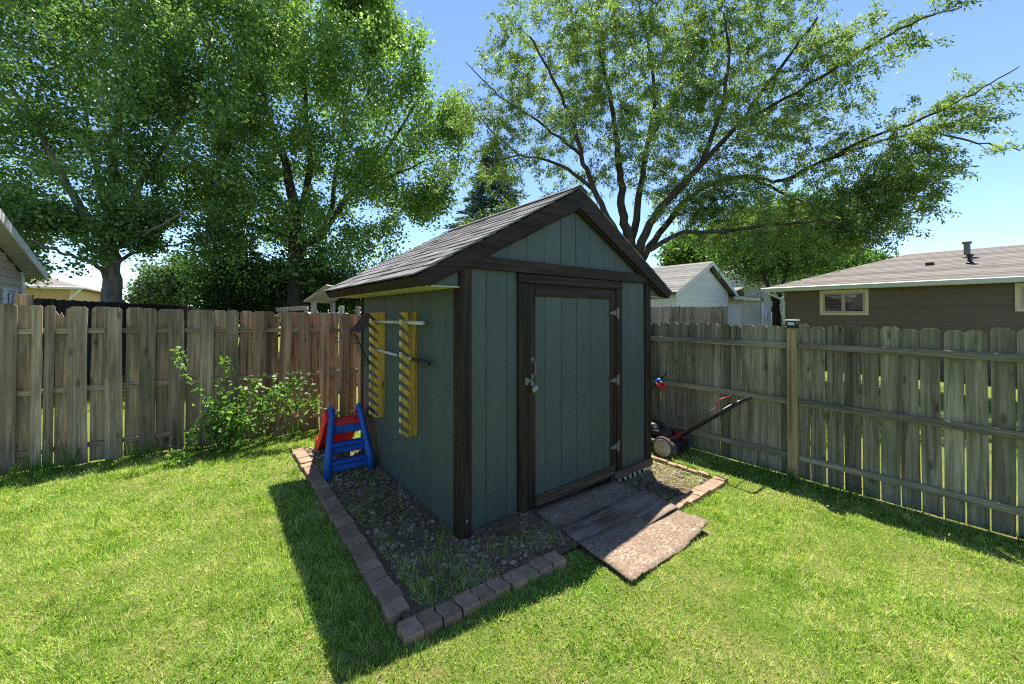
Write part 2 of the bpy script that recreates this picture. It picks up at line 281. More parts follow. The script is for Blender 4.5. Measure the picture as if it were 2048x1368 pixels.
# ------------------------------------------------------------------ mesh building
class MB:
    def __init__(s): s.v = []; s.f = []; s.mi = []; s.m = 0
    def add(s, vs, fs):
        o = len(s.v); s.v += [tuple(map(float, p)) for p in vs]
        for f in fs: s.f.append(tuple(i + o for i in f)); s.mi.append(s.m)
        return s
    def box(s, x0, x1, y0, y1, z0, z1, c=0, mat=None):
        """box, with chamfer c; mat is an optional 4x4"""
        if c <= 0:
            vs = [(x, y, z) for z in (z0, z1) for y in (y0, y1) for x in (x0, x1)]
            fs = [(0, 2, 3, 1), (4, 5, 7, 6), (0, 1, 5, 4), (2, 6, 7, 3), (0, 4, 6, 2), (1, 3, 7, 5)]
        else:
            c = min(c, .45 * min(x1 - x0, y1 - y0, z1 - z0))
            lo = (x0, y0, z0); hi = (x1, y1, z1); vs = []; idx = {}
            for sx in (0, 1):
                for sy in (0, 1):
                    for sz in (0, 1):
                        sg = (sx, sy, sz)
                        for ax in range(3):
                            p = []
                            for k in range(3):
                                e = hi[k] if sg[k] else lo[k]
                                p.append(e if k == ax else (e - c if sg[k] else e + c))
                            idx[(sg, ax)] = len(vs); vs.append(tuple(p))
            fs = []
            for ax in range(3):
                o = [k for k in range(3) if k != ax]
                for d in (0, 1):
                    q = []
                    for a, b in ((0, 0), (1, 0), (1, 1), (0, 1)):
                        sg = [0, 0, 0]; sg[ax] = d; sg[o[0]] = a; sg[o[1]] = b; q.append(idx[(tuple(sg), ax)])
                    flip = (d == 0) ^ (ax == 1)
                    fs.append(tuple(q[::-1]) if flip else tuple(q))
                for a in (0, 1):
                    for b in (0, 1):
                        g0 = [0, 0, 0]; g1 = [0, 0, 0]; g0[o[0]] = g1[o[0]] = a; g0[o[1]] = g1[o[1]] = b; g1[ax] = 1
                        g0 = tuple(g0); g1 = tuple(g1)
                        fs.append((idx[(g0, o[0])], idx[(g1, o[0])], idx[(g1, o[1])], idx[(g0, o[1])]))
            for sx in (0, 1):
                for sy in (0, 1):
                    for sz in (0, 1): fs.append(tuple(idx[((sx, sy, sz), ax)] for ax in range(3)))
        if mat is not None: vs = [tuple(mat @ Vector(p)) for p in vs]
        return s.add(vs, fs)
    def prism(s, poly, a0, a1, plane='xz', flip=False):
        """poly in the named plane, extruded along the third axis from a0 to a1"""
        def P(u, v, w): return {'xz': (u, w, v), 'yz': (w, u, v), 'xy': (u, v, w)}[plane]
        n = len(poly); vs = [P(u, v, a0) for u, v in poly] + [P(u, v, a1) for u, v in poly]
        fs = [tuple(range(n)), tuple(range(2 * n - 1, n - 1, -1))] + [(i + n, (i + 1) % n + n, (i + 1) % n, i) for i in range(n)]
        return s.add(vs, fs)
    def tube(s, pts, rad, n=8, cap=True):
        pts = [Vector(p) for p in pts]; m = len(pts)
        if isinstance(rad, (int, float)): rad = [rad] * m
        vs = []; fs = []; up = Vector((0, 0, 1)); prev = None
        for i in range(m):
            t = (pts[min(i + 1, m - 1)] - pts[max(i - 1, 0)]).normalized()
            if prev is None:
                a = up.cross(t)
                if a.length < .1: a = Vector((1, 0, 0)).cross(t)
            else: a = prev - t * prev.dot(t)
            a.normalize(); b = t.cross(a); prev = a
            for k in range(n):
                an = 2 * math.pi * k / n; vs.append(pts[i] + (a * math.cos(an) + b * math.sin(an)) * rad[i])
        for i in range(m - 1):
            for k in range(n): fs.append((i * n + k, i * n + (k + 1) % n, (i + 1) * n + (k + 1) % n, (i + 1) * n + k))
        if cap: fs += [tuple(range(n - 1, -1, -1)), tuple(range((m - 1) * n, m * n))]
        return s.add(vs, fs)
    def lathe(s, prof, n=24, mat=None):
        """prof: (radius, height) along local z"""
        vs = []; fs = []
        for r, z in prof:
            for k in range(n): a = 2 * math.pi * k / n; vs.append((r * math.cos(a), r * math.sin(a), z))
        for i in range(len(prof) - 1):
            for k in range(n): fs.append((i * n + k, i * n + (k + 1) % n, (i + 1) * n + (k + 1) % n, (i + 1) * n + k))
        fs += [tuple(range(n - 1, -1, -1)), tuple(range((len(prof) - 1) * n, len(prof) * n))]
        if mat is not None: vs = [tuple(mat @ Vector(p)) for p in vs]
        return s.add(vs, fs)
    def mesh(s, name, mats, smooth=False, fix=True):
        me = bpy.data.meshes.new(name); me.from_pydata(s.v, [], s.f)
        if not isinstance(mats, (list, tuple)): mats = [mats]
        for m in mats: me.materials.append(M[m] if isinstance(m, str) else m)
        if len(mats) > 1: me.polygons.foreach_set('material_index', s.mi)
        if fix:
            import bmesh
            b = bmesh.new(); b.from_mesh(me); bmesh.ops.recalc_face_normals(b, faces=b.faces); b.to_mesh(me); b.free()
        if smooth: me.shade_smooth() if smooth is True else me.shade_auto(smooth) if hasattr(me, 'shade_auto') else me.shade_smooth()
        me.update(); return me
    def build(s, name, mats, parent=None, smooth=False, loc=(0, 0, 0), rot=(0, 0, 0)):
        o = bpy.data.objects.new(name, s.mesh(name, mats, smooth)); col.objects.link(o)
        o.location = loc; o.rotation_euler = rot; o.parent = parent; return o
def tag(o, label=None, cat=None, group=None, kind=None):
    if label: o['label'] = label
    if cat: o['category'] = cat
    if group: o['group'] = group
    if kind: o['kind'] = kind
    return o
def root(name, label, cat, t, s, z=None, rot=0, group=None, world=None):
    o = bpy.data.objects.new(name, None); col.objects.link(o); o.empty_display_size = .1
    p = W(t, s) if world is None else world
    if z is None: z = float(gz(p[0], p[1]))
    o.location = (p[0], p[1], z); o.rotation_euler = (0, 0, ANG + rot if world is None else rot)
    return tag(o, label, cat, group)
def inst(me, name, parent, loc=(0, 0, 0), rot=(0, 0, 0), scale=(1, 1, 1)):
    o = bpy.data.objects.new(name, me); col.objects.link(o); o.parent = parent
    o.location = loc; o.rotation_euler = rot; o.scale = scale; return o
def np_mesh(name, verts, faces, mats, k):
    me = bpy.data.meshes.new(name); nv = len(verts); nf = len(faces)
    me.vertices.add(nv); me.vertices.foreach_set('co', np.ascontiguousarray(verts, np.float32).ravel())
    me.loops.add(nf * k); me.loops.foreach_set('vertex_index', np.ascontiguousarray(faces, np.int32).ravel())
    me.polygons.add(nf); me.polygons.foreach_set('loop_start', np.arange(nf, dtype=np.int32) * k)
    try: me.polygons.foreach_set('loop_total', np.full(nf, k, np.int32))
    except Exception: pass
    for m in (mats if isinstance(mats, list) else [mats]): me.materials.append(M[m])
    me.update(calc_edges=True); me.validate(); return me
def np_obj(name, me, parent=None, loc=(0, 0, 0)):
    o = bpy.data.objects.new(name, me); col.objects.link(o); o.parent = parent; o.location = loc; return o
def unit(a): return a / np.maximum(np.linalg.norm(a, axis=1, keepdims=True), 1e-9)
def leaf_quads(c, axis, nrm, L, Wd, fold=0.):
    """diamond leaves: base at c, pointing along axis"""
    axis = unit(axis); side = unit(np.cross(axis, nrm)); up = np.cross(side, axis)
    L = np.asarray(L)[:, None]; Wd = np.asarray(Wd)[:, None]
    v = np.empty((len(c), 4, 3)); mid = c + axis * L * .45
    v[:, 0] = c; v[:, 1] = mid + side * Wd * .5 + up * Wd * fold; v[:, 2] = c + axis * L; v[:, 3] = mid - side * Wd * .5 + up * Wd * fold
    return v.reshape(-1, 3), np.arange(len(c) * 4).reshape(-1, 4)

# ------------------------------------------------------------------ ground: one sheet to the horizon
def axis_lines(lo, hi, step):
    core = np.arange(lo, hi + step / 2, step); out = [hi]; d = step
    while out[-1] < 1500: d *= 1.6; out.append(out[-1] + d)
    neg = [lo]; d = step
    while neg[-1] > -1500: d *= 1.6; neg.append(neg[-1] - d)
    return np.array(sorted(set(np.round(np.concatenate([core, out, neg]), 4))))
gx = axis_lines(-8, 8, .16); gy = axis_lines(-1, 10, .16)
X, Y = np.meshgrid(gx, gy); Z = gz(X, Y) + np.where((np.abs(X) < 9) & (np.abs(Y - 4.5) < 6), .008 * noise2(X, Y, 4), 0)
nx, ny = len(gx), len(gy)
ii = (np.arange(ny - 1)[:, None] * nx + np.arange(nx - 1)[None, :]).ravel()
gm = np_mesh('lawn', np.stack([X, Y, Z], -1).reshape(-1, 3), np.stack([ii, ii + 1, ii + nx + 1, ii + nx], 1), 'ground', 4)
gm.shade_smooth()
tag(np_obj('lawn', gm), 'mown lawn spreading over the yard', None, None, 'structure')
def to_ts(x, y):
    dx = x - C0[0]; dy = y - C0[1]; return dx * Fv[0] + dy * Fv[1], dx * Sv[0] + dy * Sv[1]
BED = (-.6, 2.78, -.57, 2.86)     # t0,t1,s0,s1
bt = np.linspace(BED[0], BED[1], 60); bs_ = np.linspace(BED[2], BED[3], 60)
Tt, Ss = np.meshgrid(bt, bs_); P = C0[None, None] + Tt[..., None] * Fv + Ss[..., None] * Sv
Zb = gts(Tt, Ss) + .022 - .022 * smooth(1.3, 1.9, Tt) + .008 * noise2(Tt * 3, Ss * 3, 4, 5)
ii = (np.arange(59)[:, None] * 60 + np.arange(59)[None, :]).ravel()
bm_ = np_mesh('planting_bed', np.concatenate([P, Zb[..., None]], -1).reshape(-1, 3), np.stack([ii, ii + 1, ii + 61, ii + 60], 1), 'soil', 4); bm_.shade_smooth()
tag(np_obj('planting_bed', bm_), 'soil bed around the shed inside the paver edging', None, None, 'structure')

# ------------------------------------------------------------------ the shed
WD, DP = 2.49, 2.27
AP = 1.245; ROOF_Z = 2.815; EV = -.36; EVZ = 1.915; SL = (ROOF_Z - EVZ) / (AP - EV)
shed = root('garden_shed', 'sage green wooden garden shed with dark brown trim and gabled shingle roof', 'shed', 0, 0, z=0)
TH = .016
def plank_row(parent, u0, u1, z0, z1, off, axis, start, face, pitch=.2032):
    """grooved siding strips; axis 'x' = front/back wall (plane y=off), 'y' = side wall (plane x=off); face = outward sign"""
    e = start
    while e < u1:
        a = max(u0, e + .0028); b = min(u1, e + pitch - .0028); e += pitch
        if b - a < .02: continue
        za = z0(a, b) if callable(z0) else z0
        m = MB(); lo, hi = (off, off + TH * face) if face > 0 else (off - TH, off)
        if callable(z1):
            poly = [(a, za), (b, za), (b, z1(b))] + ([(AP, z1(AP))] if a < AP < b else []) + [(a, z1(a))]
            m.prism(poly, lo, hi, 'xz' if axis == 'x' else 'yz')
        elif axis == 'x': m.box(a, b, lo, hi, za, z1, .003)
        else: m.box(lo, hi, a, b, za, z1, .003)
        m.build('siding_plank', 'siding', parent)
def rake_under(t): return EVZ + (t - EV if t < AP else (2 * AP - EV) - t) * SL - .155
# walls: backing sheets set behind the strips
fw = MB().prism([(.02, .03), (WD - .02, .03), (WD - .02, 1.9), (AP, 2.66), (.02, 1.9)], .028, .06, 'xz').build('front_wall', 'siding', shed)
plank_row(fw, .085, .555, .035, 1.995, .03, 'x', .0435, -1)
plank_row(fw, 1.935, 2.41, .035, 1.995, .03, 'x', 1.888, -1)
gb = MB().prism([(-.27, 1.845), (.02, 1.845), (.02, 1.99), (-.27, 1.86)], .03, .05, 'xz').build('gable', 'siding', shed)
plank_row(gb, .12, 2.37, 2.05, lambda t: rake_under(t) + .03, .03, 'x', .0435, -1)
for a, b in ((-.3, .0), (WD, WD + .3)):      # the boxed returns beside the corner posts
    lo = (lambda t: rake_under(t) + .02)
    MB().prism([(a + .002, 1.85), (b - .002, 1.85), (b - .002, max(1.86, lo(b))), (a + .002, max(1.86, lo(a)))], .012, .03, 'xz').build('return_panel', 'siding', shed)
lw = MB().box(.028, .06, .02, DP - .02, .02, 1.86).build('left_wall', 'siding', shed)
plank_row(lw, .09, DP - .06, .015, 1.848, .028, 'y', .052, -1)
rw = MB().box(WD - .06, WD - .028, .02, DP - .02, .02, 1.86).build('right_wall', 'siding', shed)
plank_row(rw, .09, DP - .06, .015, 1.848, WD - .028, 'y', .052, 1)
bw = MB().prism([(.02, .03), (WD - .02, .03), (WD - .02, 1.9), (AP, 2.66), (.02, 1.9)], DP - .06, DP - .028, 'xz').build('back_wall', 'siding', shed)
plank_row(bw, .085, WD - .085, .035, lambda t: rake_under(t) + .03, DP - .028, 'x', .0435, 1)
# floor frame
MB().box(.03, WD - .03, .03, DP - .03, -.02, .028).build('floor', 'trim_worn', shed)
# corner posts: two boards each
for x0, x1, sx in ((0, .1, 0), (WD - .1, WD, 1)):
    MB().box(x0, x1, -.012, .03, -.03 if sx == 0 else -.06, 1.99, .004).build('corner_post', 'trim_z', shed)
    a, b = (0, .027) if sx == 0 else (WD - .027, WD)
    MB().box(a, b, .031, .09, -.03 if sx == 0 else -.06, 1.846, .004).build('corner_board', 'trim_z', shed)
    MB().box(a, b, DP - .06, DP, -.03, 1.846, .004).build('corner_board', 'trim_z', shed)
for z in (.14,):
    MB().lathe([(.008, 0), (.007, .003), (.002, .005)], 10, Matrix.Translation((.06, -.012, z)) @ Matrix.Rotation(R(90), 4, 'X')).build('screw', 'sash', shed)
# roof deck, rakes, fascia, soffit
S0, S1 = -.035, 2.40
roof = MB().prism([(EV + .02, EVZ - .035), (AP, ROOF_Z - .05), (2 * AP - EV - .02, EVZ - .035), (2 * AP - EV - .02, EVZ - .012), (AP, ROOF_Z - .022), (EV + .02, EVZ - .012)], S0 + .002, S1 - .002, 'xz').build('roof', 'trim_y', shed)
for side in (0, 1):
    fx = (lambda t: t) if side == 0 else (lambda t: 2 * AP - t)
    for y0, y1, nm in ((S0 - .022, S0, 'rake_board'), (S1, S1 + .022, 'rake_board')):
        poly = [(EV, EVZ - .012), (EV + .05, EVZ - .083), (AP, ROOF_Z - .185), (AP, ROOF_Z - .018)]
        MB().prism([(fx(a), b) for a, b in poly], y0, y1, 'xz').build(nm, 'trim_x', roof, rot=(0, 0, 0))
    # inner frieze board under the rake, flat against the gable
    poly = [(EV + .1, EVZ - .06), (EV + .115, EVZ - .072), (AP, ROOF_Z - .205), (AP, ROOF_Z - .15)]
    MB().prism([(fx(a), b) for a, b in poly], S0 + .003, .012, 'xz').build('frieze_board', 'trim_x', roof)
    poly = [(EV + .002, EVZ - .016), (EV + .026, EVZ - .016), (EV + .068, EVZ - .076), (EV + .046, EVZ - .080)]
    MB().prism([(fx(a), b) for a, b in poly], S0, S1, 'xz').build('fascia_board', 'trim_y', roof)
    a, b = sorted((fx(EV + .06), fx(.0)))
    MB().box(a, b, .0, S1 - .03, 1.842, 1.85).build('soffit', 'soffit', roof)
# shingles: single tabs in overlapping courses
slope_len = math.hypot(AP - EV, ROOF_Z - EVZ) + .012; ang = math.atan(SL); ROWS = 13; EXPO = slope_len / ROWS
tabw = (S1 - S0 + .06) / 9
tab_me = [MB().box(-.012, EXPO * 1.25, .0025 + .002 * k, tabw - .0025 - .003 * k, -.002, .008 + .002 * k, .0015).mesh('shingle', 'shingle') for k in range(3)]
for side in (0, 1):
    for r in range(ROWS):
        for k in range(-1, 10):
            y = S0 - .03 + (k + (.5 if r % 2 else 0)) * tabw
            if y < S0 - .04 or y + tabw > S1 + .05: 
                if not (S0 - .04 - tabw * .6 < y and y + tabw < S1 + .05 + tabw * .6): continue
                half = True
            else: half = False
            d = r * EXPO; L = 1
            t = EV - .012 + d * math.cos(ang); z = EVZ - .010 + d * math.sin(ang)
            o = inst(random.choice(tab_me), 'shingle', roof)
            yy = y; sy = 1
            if half: sy = .5; yy = max(y, S0 - .03)
            if r == ROWS - 1: L = .8
            tilt = .045 + random.uniform(-.01, .014)
            if side == 0: o.matrix_local = Matrix.Translation((t, yy, z + .007)) @ Matrix.Rotation(-(ang - tilt), 4, 'Y') @ Matrix.Diagonal((L, sy, 1, 1))
            else: o.matrix_local = Matrix.Translation((2 * AP - t, yy + tabw * sy, z + .007)) @ Matrix.Rotation(math.pi, 4, 'Z') @ Matrix.Rotation(-(ang - tilt), 4, 'Y') @ Matrix.Diagonal((L, sy, 1, 1))
for k in range(9):       # ridge caps
    y = S0 - .03 + k * (S1 - S0 + .06) / 9
    MB().prism([(AP - .1, ROOF_Z - .034), (AP, ROOF_Z + .019), (AP + .1, ROOF_Z - .034), (AP + .1, ROOF_Z - .026), (AP, ROOF_Z + .027 + .001 * (k % 2)), (AP - .1, ROOF_Z - .026)], y, y + (S1 - S0 + .06) / 9 - .004, 'xz').build('ridge_shingle', 'shingle', roof)
# horizontal trim across the gable base
MB().prism([(-.005, 1.99), (WD + .005, 1.99), (WD - .16, 2.088), (.155, 2.088)], -.024, .012, 'xz').build('gable_trim', 'trim_x', shed)
# door frame
MB().box(.55, .645, -.016, .03, -.01, 1.903, .004).build('door_jamb', 'trim_z', shed)
MB().box(1.852, 1.947, -.016, .03, -.03, 1.903, .004).build('door_jamb', 'trim_z', shed)
MB().box(.545, 1.952, -.02, .03, 1.906, 1.985, .004).build('door_header', 'trim_x', shed)
MB().box(1.80, WD + .003, -.03, .028, -.04, .04, .004).build('sill_board', 'trim_worn', shed)
MB().box(.1, .55, -.004, .028, .012, .034, .003).build('sill_strip', 'trim_worn', shed)
# the door: panel strips, stiles, rails, hinges, pull handle
door = MB().box(.653, 1.845, .022, .035, .06, 1.895).build('door', 'siding', shed)
plank_row(door, .735, 1.765, .1, 1.81, .022, 'x', .658, -1)
MB().box(.653, .738, -.008, .02, .03, 1.896, .004).build('stile', 'trim_z', door)
MB().box(1.762, 1.845, -.008, .02, .03, 1.896, .004).build('stile', 'trim_z', door)
MB().box(.741, 1.759, -.010, .02, 1.80, 1.896, .004).build('top_rail', 'trim_x', door)
MB().box(.741, 1.80, -.020, .004, .03, .112, .004).build('bottom_rail', 'trim_worn', door)
for z in (1.66, .975, .30):
    h = MB(); h.box(1.853, 1.885, -.022, -.0165, z - .055, z + .055, .001)
    h.prism([(1.845, z + .028), (1.742, z + .008), (1.742, z - .008), (1.845, z - .028)], -.016, -.0085, 'xz')
    h.tube([(1.849, -.022, z - .05), (1.849, -.022, z + .05)], .006, 8); h.build('hinge', 'galv', door)
h = MB(); h.box(.685, .715, -.013, -.008, 1.245, 1.285, .001); h.box(.685, .715, -.013, -.008, 1.112, 1.15, .001)
h.tube([(.7, -.01, 1.262), (.7, -.035, 1.25), (.703, -.045, 1.215), (.703, -.045, 1.18), (.7, -.035, 1.146), (.7, -.01, 1.132)], .0065, 8); h.build('pull_handle', 'galv', door, smooth=True)
h = MB(); h.box(.612, .645, -.021, -.0165, 1.065, 1.125, .001); h.box(.645, .70, -.0215, -.017, 1.08, 1.11, .001)
h.tube([(.672, -.02, 1.084), (.672, -.036, 1.088), (.672, -.036, 1.102), (.672, -.02, 1.106)], .004, 6); h.build('hasp', 'galv', door)
pl = root('padlock', 'small laminated steel padlock hanging from the shed door hasp', 'padlock', .69, -.05, z=1.03)
MB().box(-.024, .03, -.014, .014, -.018, .02, .004).build('body', 'steel', pl, rot=(0, -.5, 0))
MB().box(-.036, -.025, -.0135, .0135, -.019, .021, .003).build('end_plate', 'brass', pl, rot=(0, -.5, 0))
MB().tube([(-.012, 0, .02), (-.014, .002, .045), (-.008, .006, .058), (.004, .008, .058), (.012, .006, .045), (.01, 0, .02)], .004, 8).build('shackle', 'steel', pl, smooth=True, rot=(0, -.4, 0))
# lattice skirting below the right end of the front sill
lat = MB()
for k in range(8):
    for sg in (-1, 1):
        x = 1.84 + k * .088
        lat.box(-.013, .013, -.003, .003, -.075, .075, 0, Matrix.Translation((x, .004 + .004 * sg, -.09)) @ Matrix.Rotation(R(32 * sg), 4, 'Y'))
lat.build('lattice_skirt', 'lattice', shed)
MB().box(1.7, WD - .03, .06, .1, -.14, -.02).build('skid', 'trim_worn', shed)

# ------------------------------------------------------------------ tool rack: notched boards standing out from the left wall
def rack_poly():
    p = [(0, 1.668), (-.145, 1.668)]; U = 1.652; n = 11; pitch = .0935
    for k in range(n):
        u = U - k * pitch
        if k == 0: p[-1] = (-.145, 1.662); 
        else: p.append((-.145, u))
        p += [(-.068, u - .078), (-.060, u - .092), (-.058, u - .108), (-.068, u - .118), (-.145, u - .048)]
    p += [(-.145, U - n * pitch + .01), (-.085, .588), (0, .588)]
    return p
for s0, lb in ((1.54, 'yellow notched tool rack board on the shed wall, beside the shovel blade'), (.757, 'yellow notched tool rack board on the shed wall, towards the front corner post')):
    rk = root('rack_board', lb, 'tool rack', 0, s0, z=0, group='notched tool rack boards')
    MB().prism(rack_poly(), -.019, .019, 'xz').build('board', 'rack', rk, loc=(.012, 0, 0))
    for k in range(11):
        zz = 1.652 - .0935 * k
        MB().box(-.1475, -.1452, -.0188, .0188, zz - .0925 if k < 10 else zz - .085, zz - .0495).build('end_grain', 'rack_end', rk, loc=(.012, 0, 0))
sh = root('shovel', 'square shovel with rusty brown blade and pale handle on the top rack notch', 'shovel', -.062, 0, z=1.572)
MB().tube([(0, 1.68, -.004), (0, 1.2, 0), (0, .8, .002), (0, .46, .006)], [.013, .016, .017, .0175], 10).build('handle', 'handle_grey', sh, smooth=True)
b = MB(); nU, nV = 7, 7
vs = []; 
for th in (0, .003):
    for i in range(nU):
        for j in range(nV):
            w = (i / (nU - 1) - .5) * .25; l = j / (nV - 1) * .31
            dish = .9 * w * w - .02 * math.sin(l / .31 * 3.1)
            vs.append((-.42 * w * 1.6 - dish + th - .02 - .10 * (l / .31) * .3, 1.72 + l, -.80 * w - .02 + .02 * l))
fs = []
for th in (0, 1):
    for i in range(nU - 1):
        for j in range(nV - 1):
            q = [th * nU * nV + a for a in (i * nV + j, (i + 1) * nV + j, (i + 1) * nV + j + 1, i * nV + j + 1)]; fs.append(tuple(q if th else q[::-1]))
b.add(vs, fs); b.build('blade', 'rust', sh, smooth=True)
MB().tube([(0, 1.62, 0), (-.004, 1.70, -.004), (-.014, 1.76, -.012)], [.019, .02, .012], 10).build('socket', 'rust', sh, smooth=True)
rk = root('garden_rake', 'garden rake with grey handle and black grip lying in the rack notches', 'rake', -.06, 0, z=1.27)
MB().tube([(0, 1.72, .012), (.002, 1.2, .004), (.006, .66, -.006)], [.012, .0135, .014], 10).build('handle', 'handle_grey', rk, smooth=True)
MB().tube([(.002, .98, .001), (.003, .86, -.002)], [.0175, .0175], 10).build('collar', 'galv', rk, smooth=True)
MB().tube([(.006, .68, -.006), (.008, .5, -.011), (.009, .39, -.014), (.009, .38, -.014)], [.0165, .0185, .0185, .012], 12).build('grip', 'black_plastic', rk, smooth=True)
hd = MB(); p0 = Vector((-.13, 1.85, .17)); p1 = Vector((.03, 1.85, -.19)); hd.tube([p0, p1], .009, 6)
hd.tube([(0, 1.72, .012), (-.04, 1.76, .05), (-.09, 1.83, .12), tuple(p0)], .004, 6); hd.tube([(0, 1.72, .012), (.0, 1.76, -.05), (.02, 1.83, -.13), tuple(p1)], .004, 6)
hb = hd.build('head', 'black_paint', rk)
for k in range(14):
    q = p0.lerp(p1, k / 13); MB().tube([q, q + Vector((-.012, .05, .002)), q + Vector((-.03, .11, -.004))], [.0065, .0055, .003], 5).build('tine', 'black_paint', hb)

# ------------------------------------------------------------------ toddler slide
sd = root('toddler_slide', 'blue and red plastic toddler slide beside the shed wall', 'slide', -.285, 1.66, rot=-.07); sd.scale = (1, 1, 1.06)
HW = .215      # half width at the foot
def leg_line(sg): return [(sg * HW, 0, 0), (sg * (HW - .02), .05, .2), (sg * (HW - .055), .13, .42), (sg * (HW - .07), .17, .53)]
for sg in (-1, 1):
    l = MB(); pts = leg_line(sg)
    l.tube(pts + [(sg * (HW - .075), .19, .575), (sg * (HW - .075), .22, .61), (sg * (HW - .075), .27, .615), (sg * (HW - .075), .31, .585), (sg * (HW - .075), .33, .53)], [.042, .040, .036, .031, .027, .026, .026, .026, .024], 12)
    l.build('side_rail', 'blue_plastic', sd, smooth=True)
    MB().prism([(.17, .46), (.2, .565), (.235, .592), (.27, .592), (.3, .57), (.33, .46)], sg * (HW - .075) - .012, sg * (HW - .075) + .012, 'yz').build('side_cheek', 'red_plastic', sd)
for z, y in ((.135, .03), (.285, .08)):
    w = HW - .02 - z * .1
    MB().box(-w, w, y - .03, y + .085, z - .005, z + .03, .014).build('step', 'blue_plastic', sd)
    MB().box(-w, w, y + .0, y + .022, z - .072, z - .006, .008).build('riser', 'blue_plastic', sd)
MB().box(-.15, .15, .15, .18, .385, .475, .01).build('riser', 'blue_plastic', sd)
MB().box(-.165, .165, .135, .33, .468, .5, .012).build('platform', 'red_plastic', sd)
cp = []
for k in range(14):
    u = k / 13; y = .32 + u * .74; z = .475 * (1 - smooth(-.12, .93, u)) + .052
    cp.append((y, z))
ch = MB()
prof = [(-.185, .085), (-.168, .09), (-.15, .075), (-.14, .0), (.14, .0), (.15, .075), (.168, .09), (.185, .085), (.185, -.03), (.165, -.035), (.158, -.022), (-.158, -.022), (-.165, -.035), (-.185, -.03)]
vs = []; n = len(prof)
for (y, z) in cp: vs += [(a, y, z + b) for a, b in prof]
fs = [(i * n + k, i * n + (k + 1) % n, (i + 1) * n + (k + 1) % n, (i + 1) * n + k) for i in range(13) for k in range(n)] + [tuple(range(n)), tuple(range(14 * n - 1, 13 * n - 1, -1))]
ch.add(vs, fs); ch.build('chute', 'red_plastic', sd, smooth=R(40))
MB().box(-.19, .19, 1.0, 1.075, .0, .075, .012).build('chute_foot', 'red_plastic', sd)

# ------------------------------------------------------------------ paver edging
def paver_mesh(L, Wd, H, k):
    """block with wavy long sides, rounded top edge"""
    r = random.Random(k); o = []
    wav = [(0, 0), (.25, .011), (.5, -.002), (.75, -.012), (1, 0)]
    left = [(-L / 2 + w * .8 + .002, (u - .5) * Wd) for u, w in wav]; right = [(L / 2 + w * .8 - .002, (u - .5) * Wd) for u, w in wav]
    ring = left + right[::-1]; n = len(ring); m = MB(); vs = []
    for z, sc_ in ((-.06, 1), (H - .009, 1), (H - .003, .965), (H, .91)):
        vs += [(x * sc_ if sc_ < 1 else x, y * (1 - (1 - sc_) * .7), z + r.uniform(-.001, .001)) for x, y in ring]
    fs = [(i * n + j, i * n + (j + 1) % n, (i + 1) * n + (j + 1) % n, (i + 1) * n + j) for i in range(3) for j in range(n)] + [tuple(range(3 * n, 4 * n))]
    return m.add(vs, fs).mesh('paver', 'paver')
pv = [paver_mesh(.108, .122, .044 + .003 * (k % 3), k) for k in range(5)]
def paver_row(label, a, b, n, wob=.006, gap_every=3, wscale=1, hz=0):
    a = np.array(a); b = np.array(b); r = root('paver_edging', label, 'edging', a[0], a[1], group=None)
    d = b - a; an = math.atan2(d[1], d[0]); L = np.hypot(*d); st = L / n
    for k in range(n):
        u = (k + .5) * st + (.004 if gap_every and k % gap_every == 0 else 0)
        q = a + d / L * u; z = float(gts(q[0], q[1]) - gts(a[0], a[1]))
        o = inst(random.choice(pv), 'paver', r, (d[0] / L * u + random.uniform(-wob, wob) * d[1] / L, d[1] / L * u + random.uniform(-wob, wob) * d[0] / L, z + random.uniform(-.006, .005) + hz),
                 (random.uniform(-.03, .03), random.uniform(-.03, .03), an + random.uniform(-.035, .035)), (st / .109, wscale, 1))
    return r
paver_row('long row of brown pavers edging the bed between lawn and toddler slide', (-.605, -.40), (-.57, 2.86), 30)
paver_row('row of brown pavers along the bed in front of the corner post', (-.66, -.52), (.42, -.60), 10, .009)
paver_row('short row of brown pavers between the ramp and the mower side', (1.78, -.63), (2.86, -.62), 10, .008)
paver_row('row of narrow brown pavers between the gravel and the right fence lawn', (2.82, -.5), (2.80, 1.9), 20, .006, 4, .5, -.012)

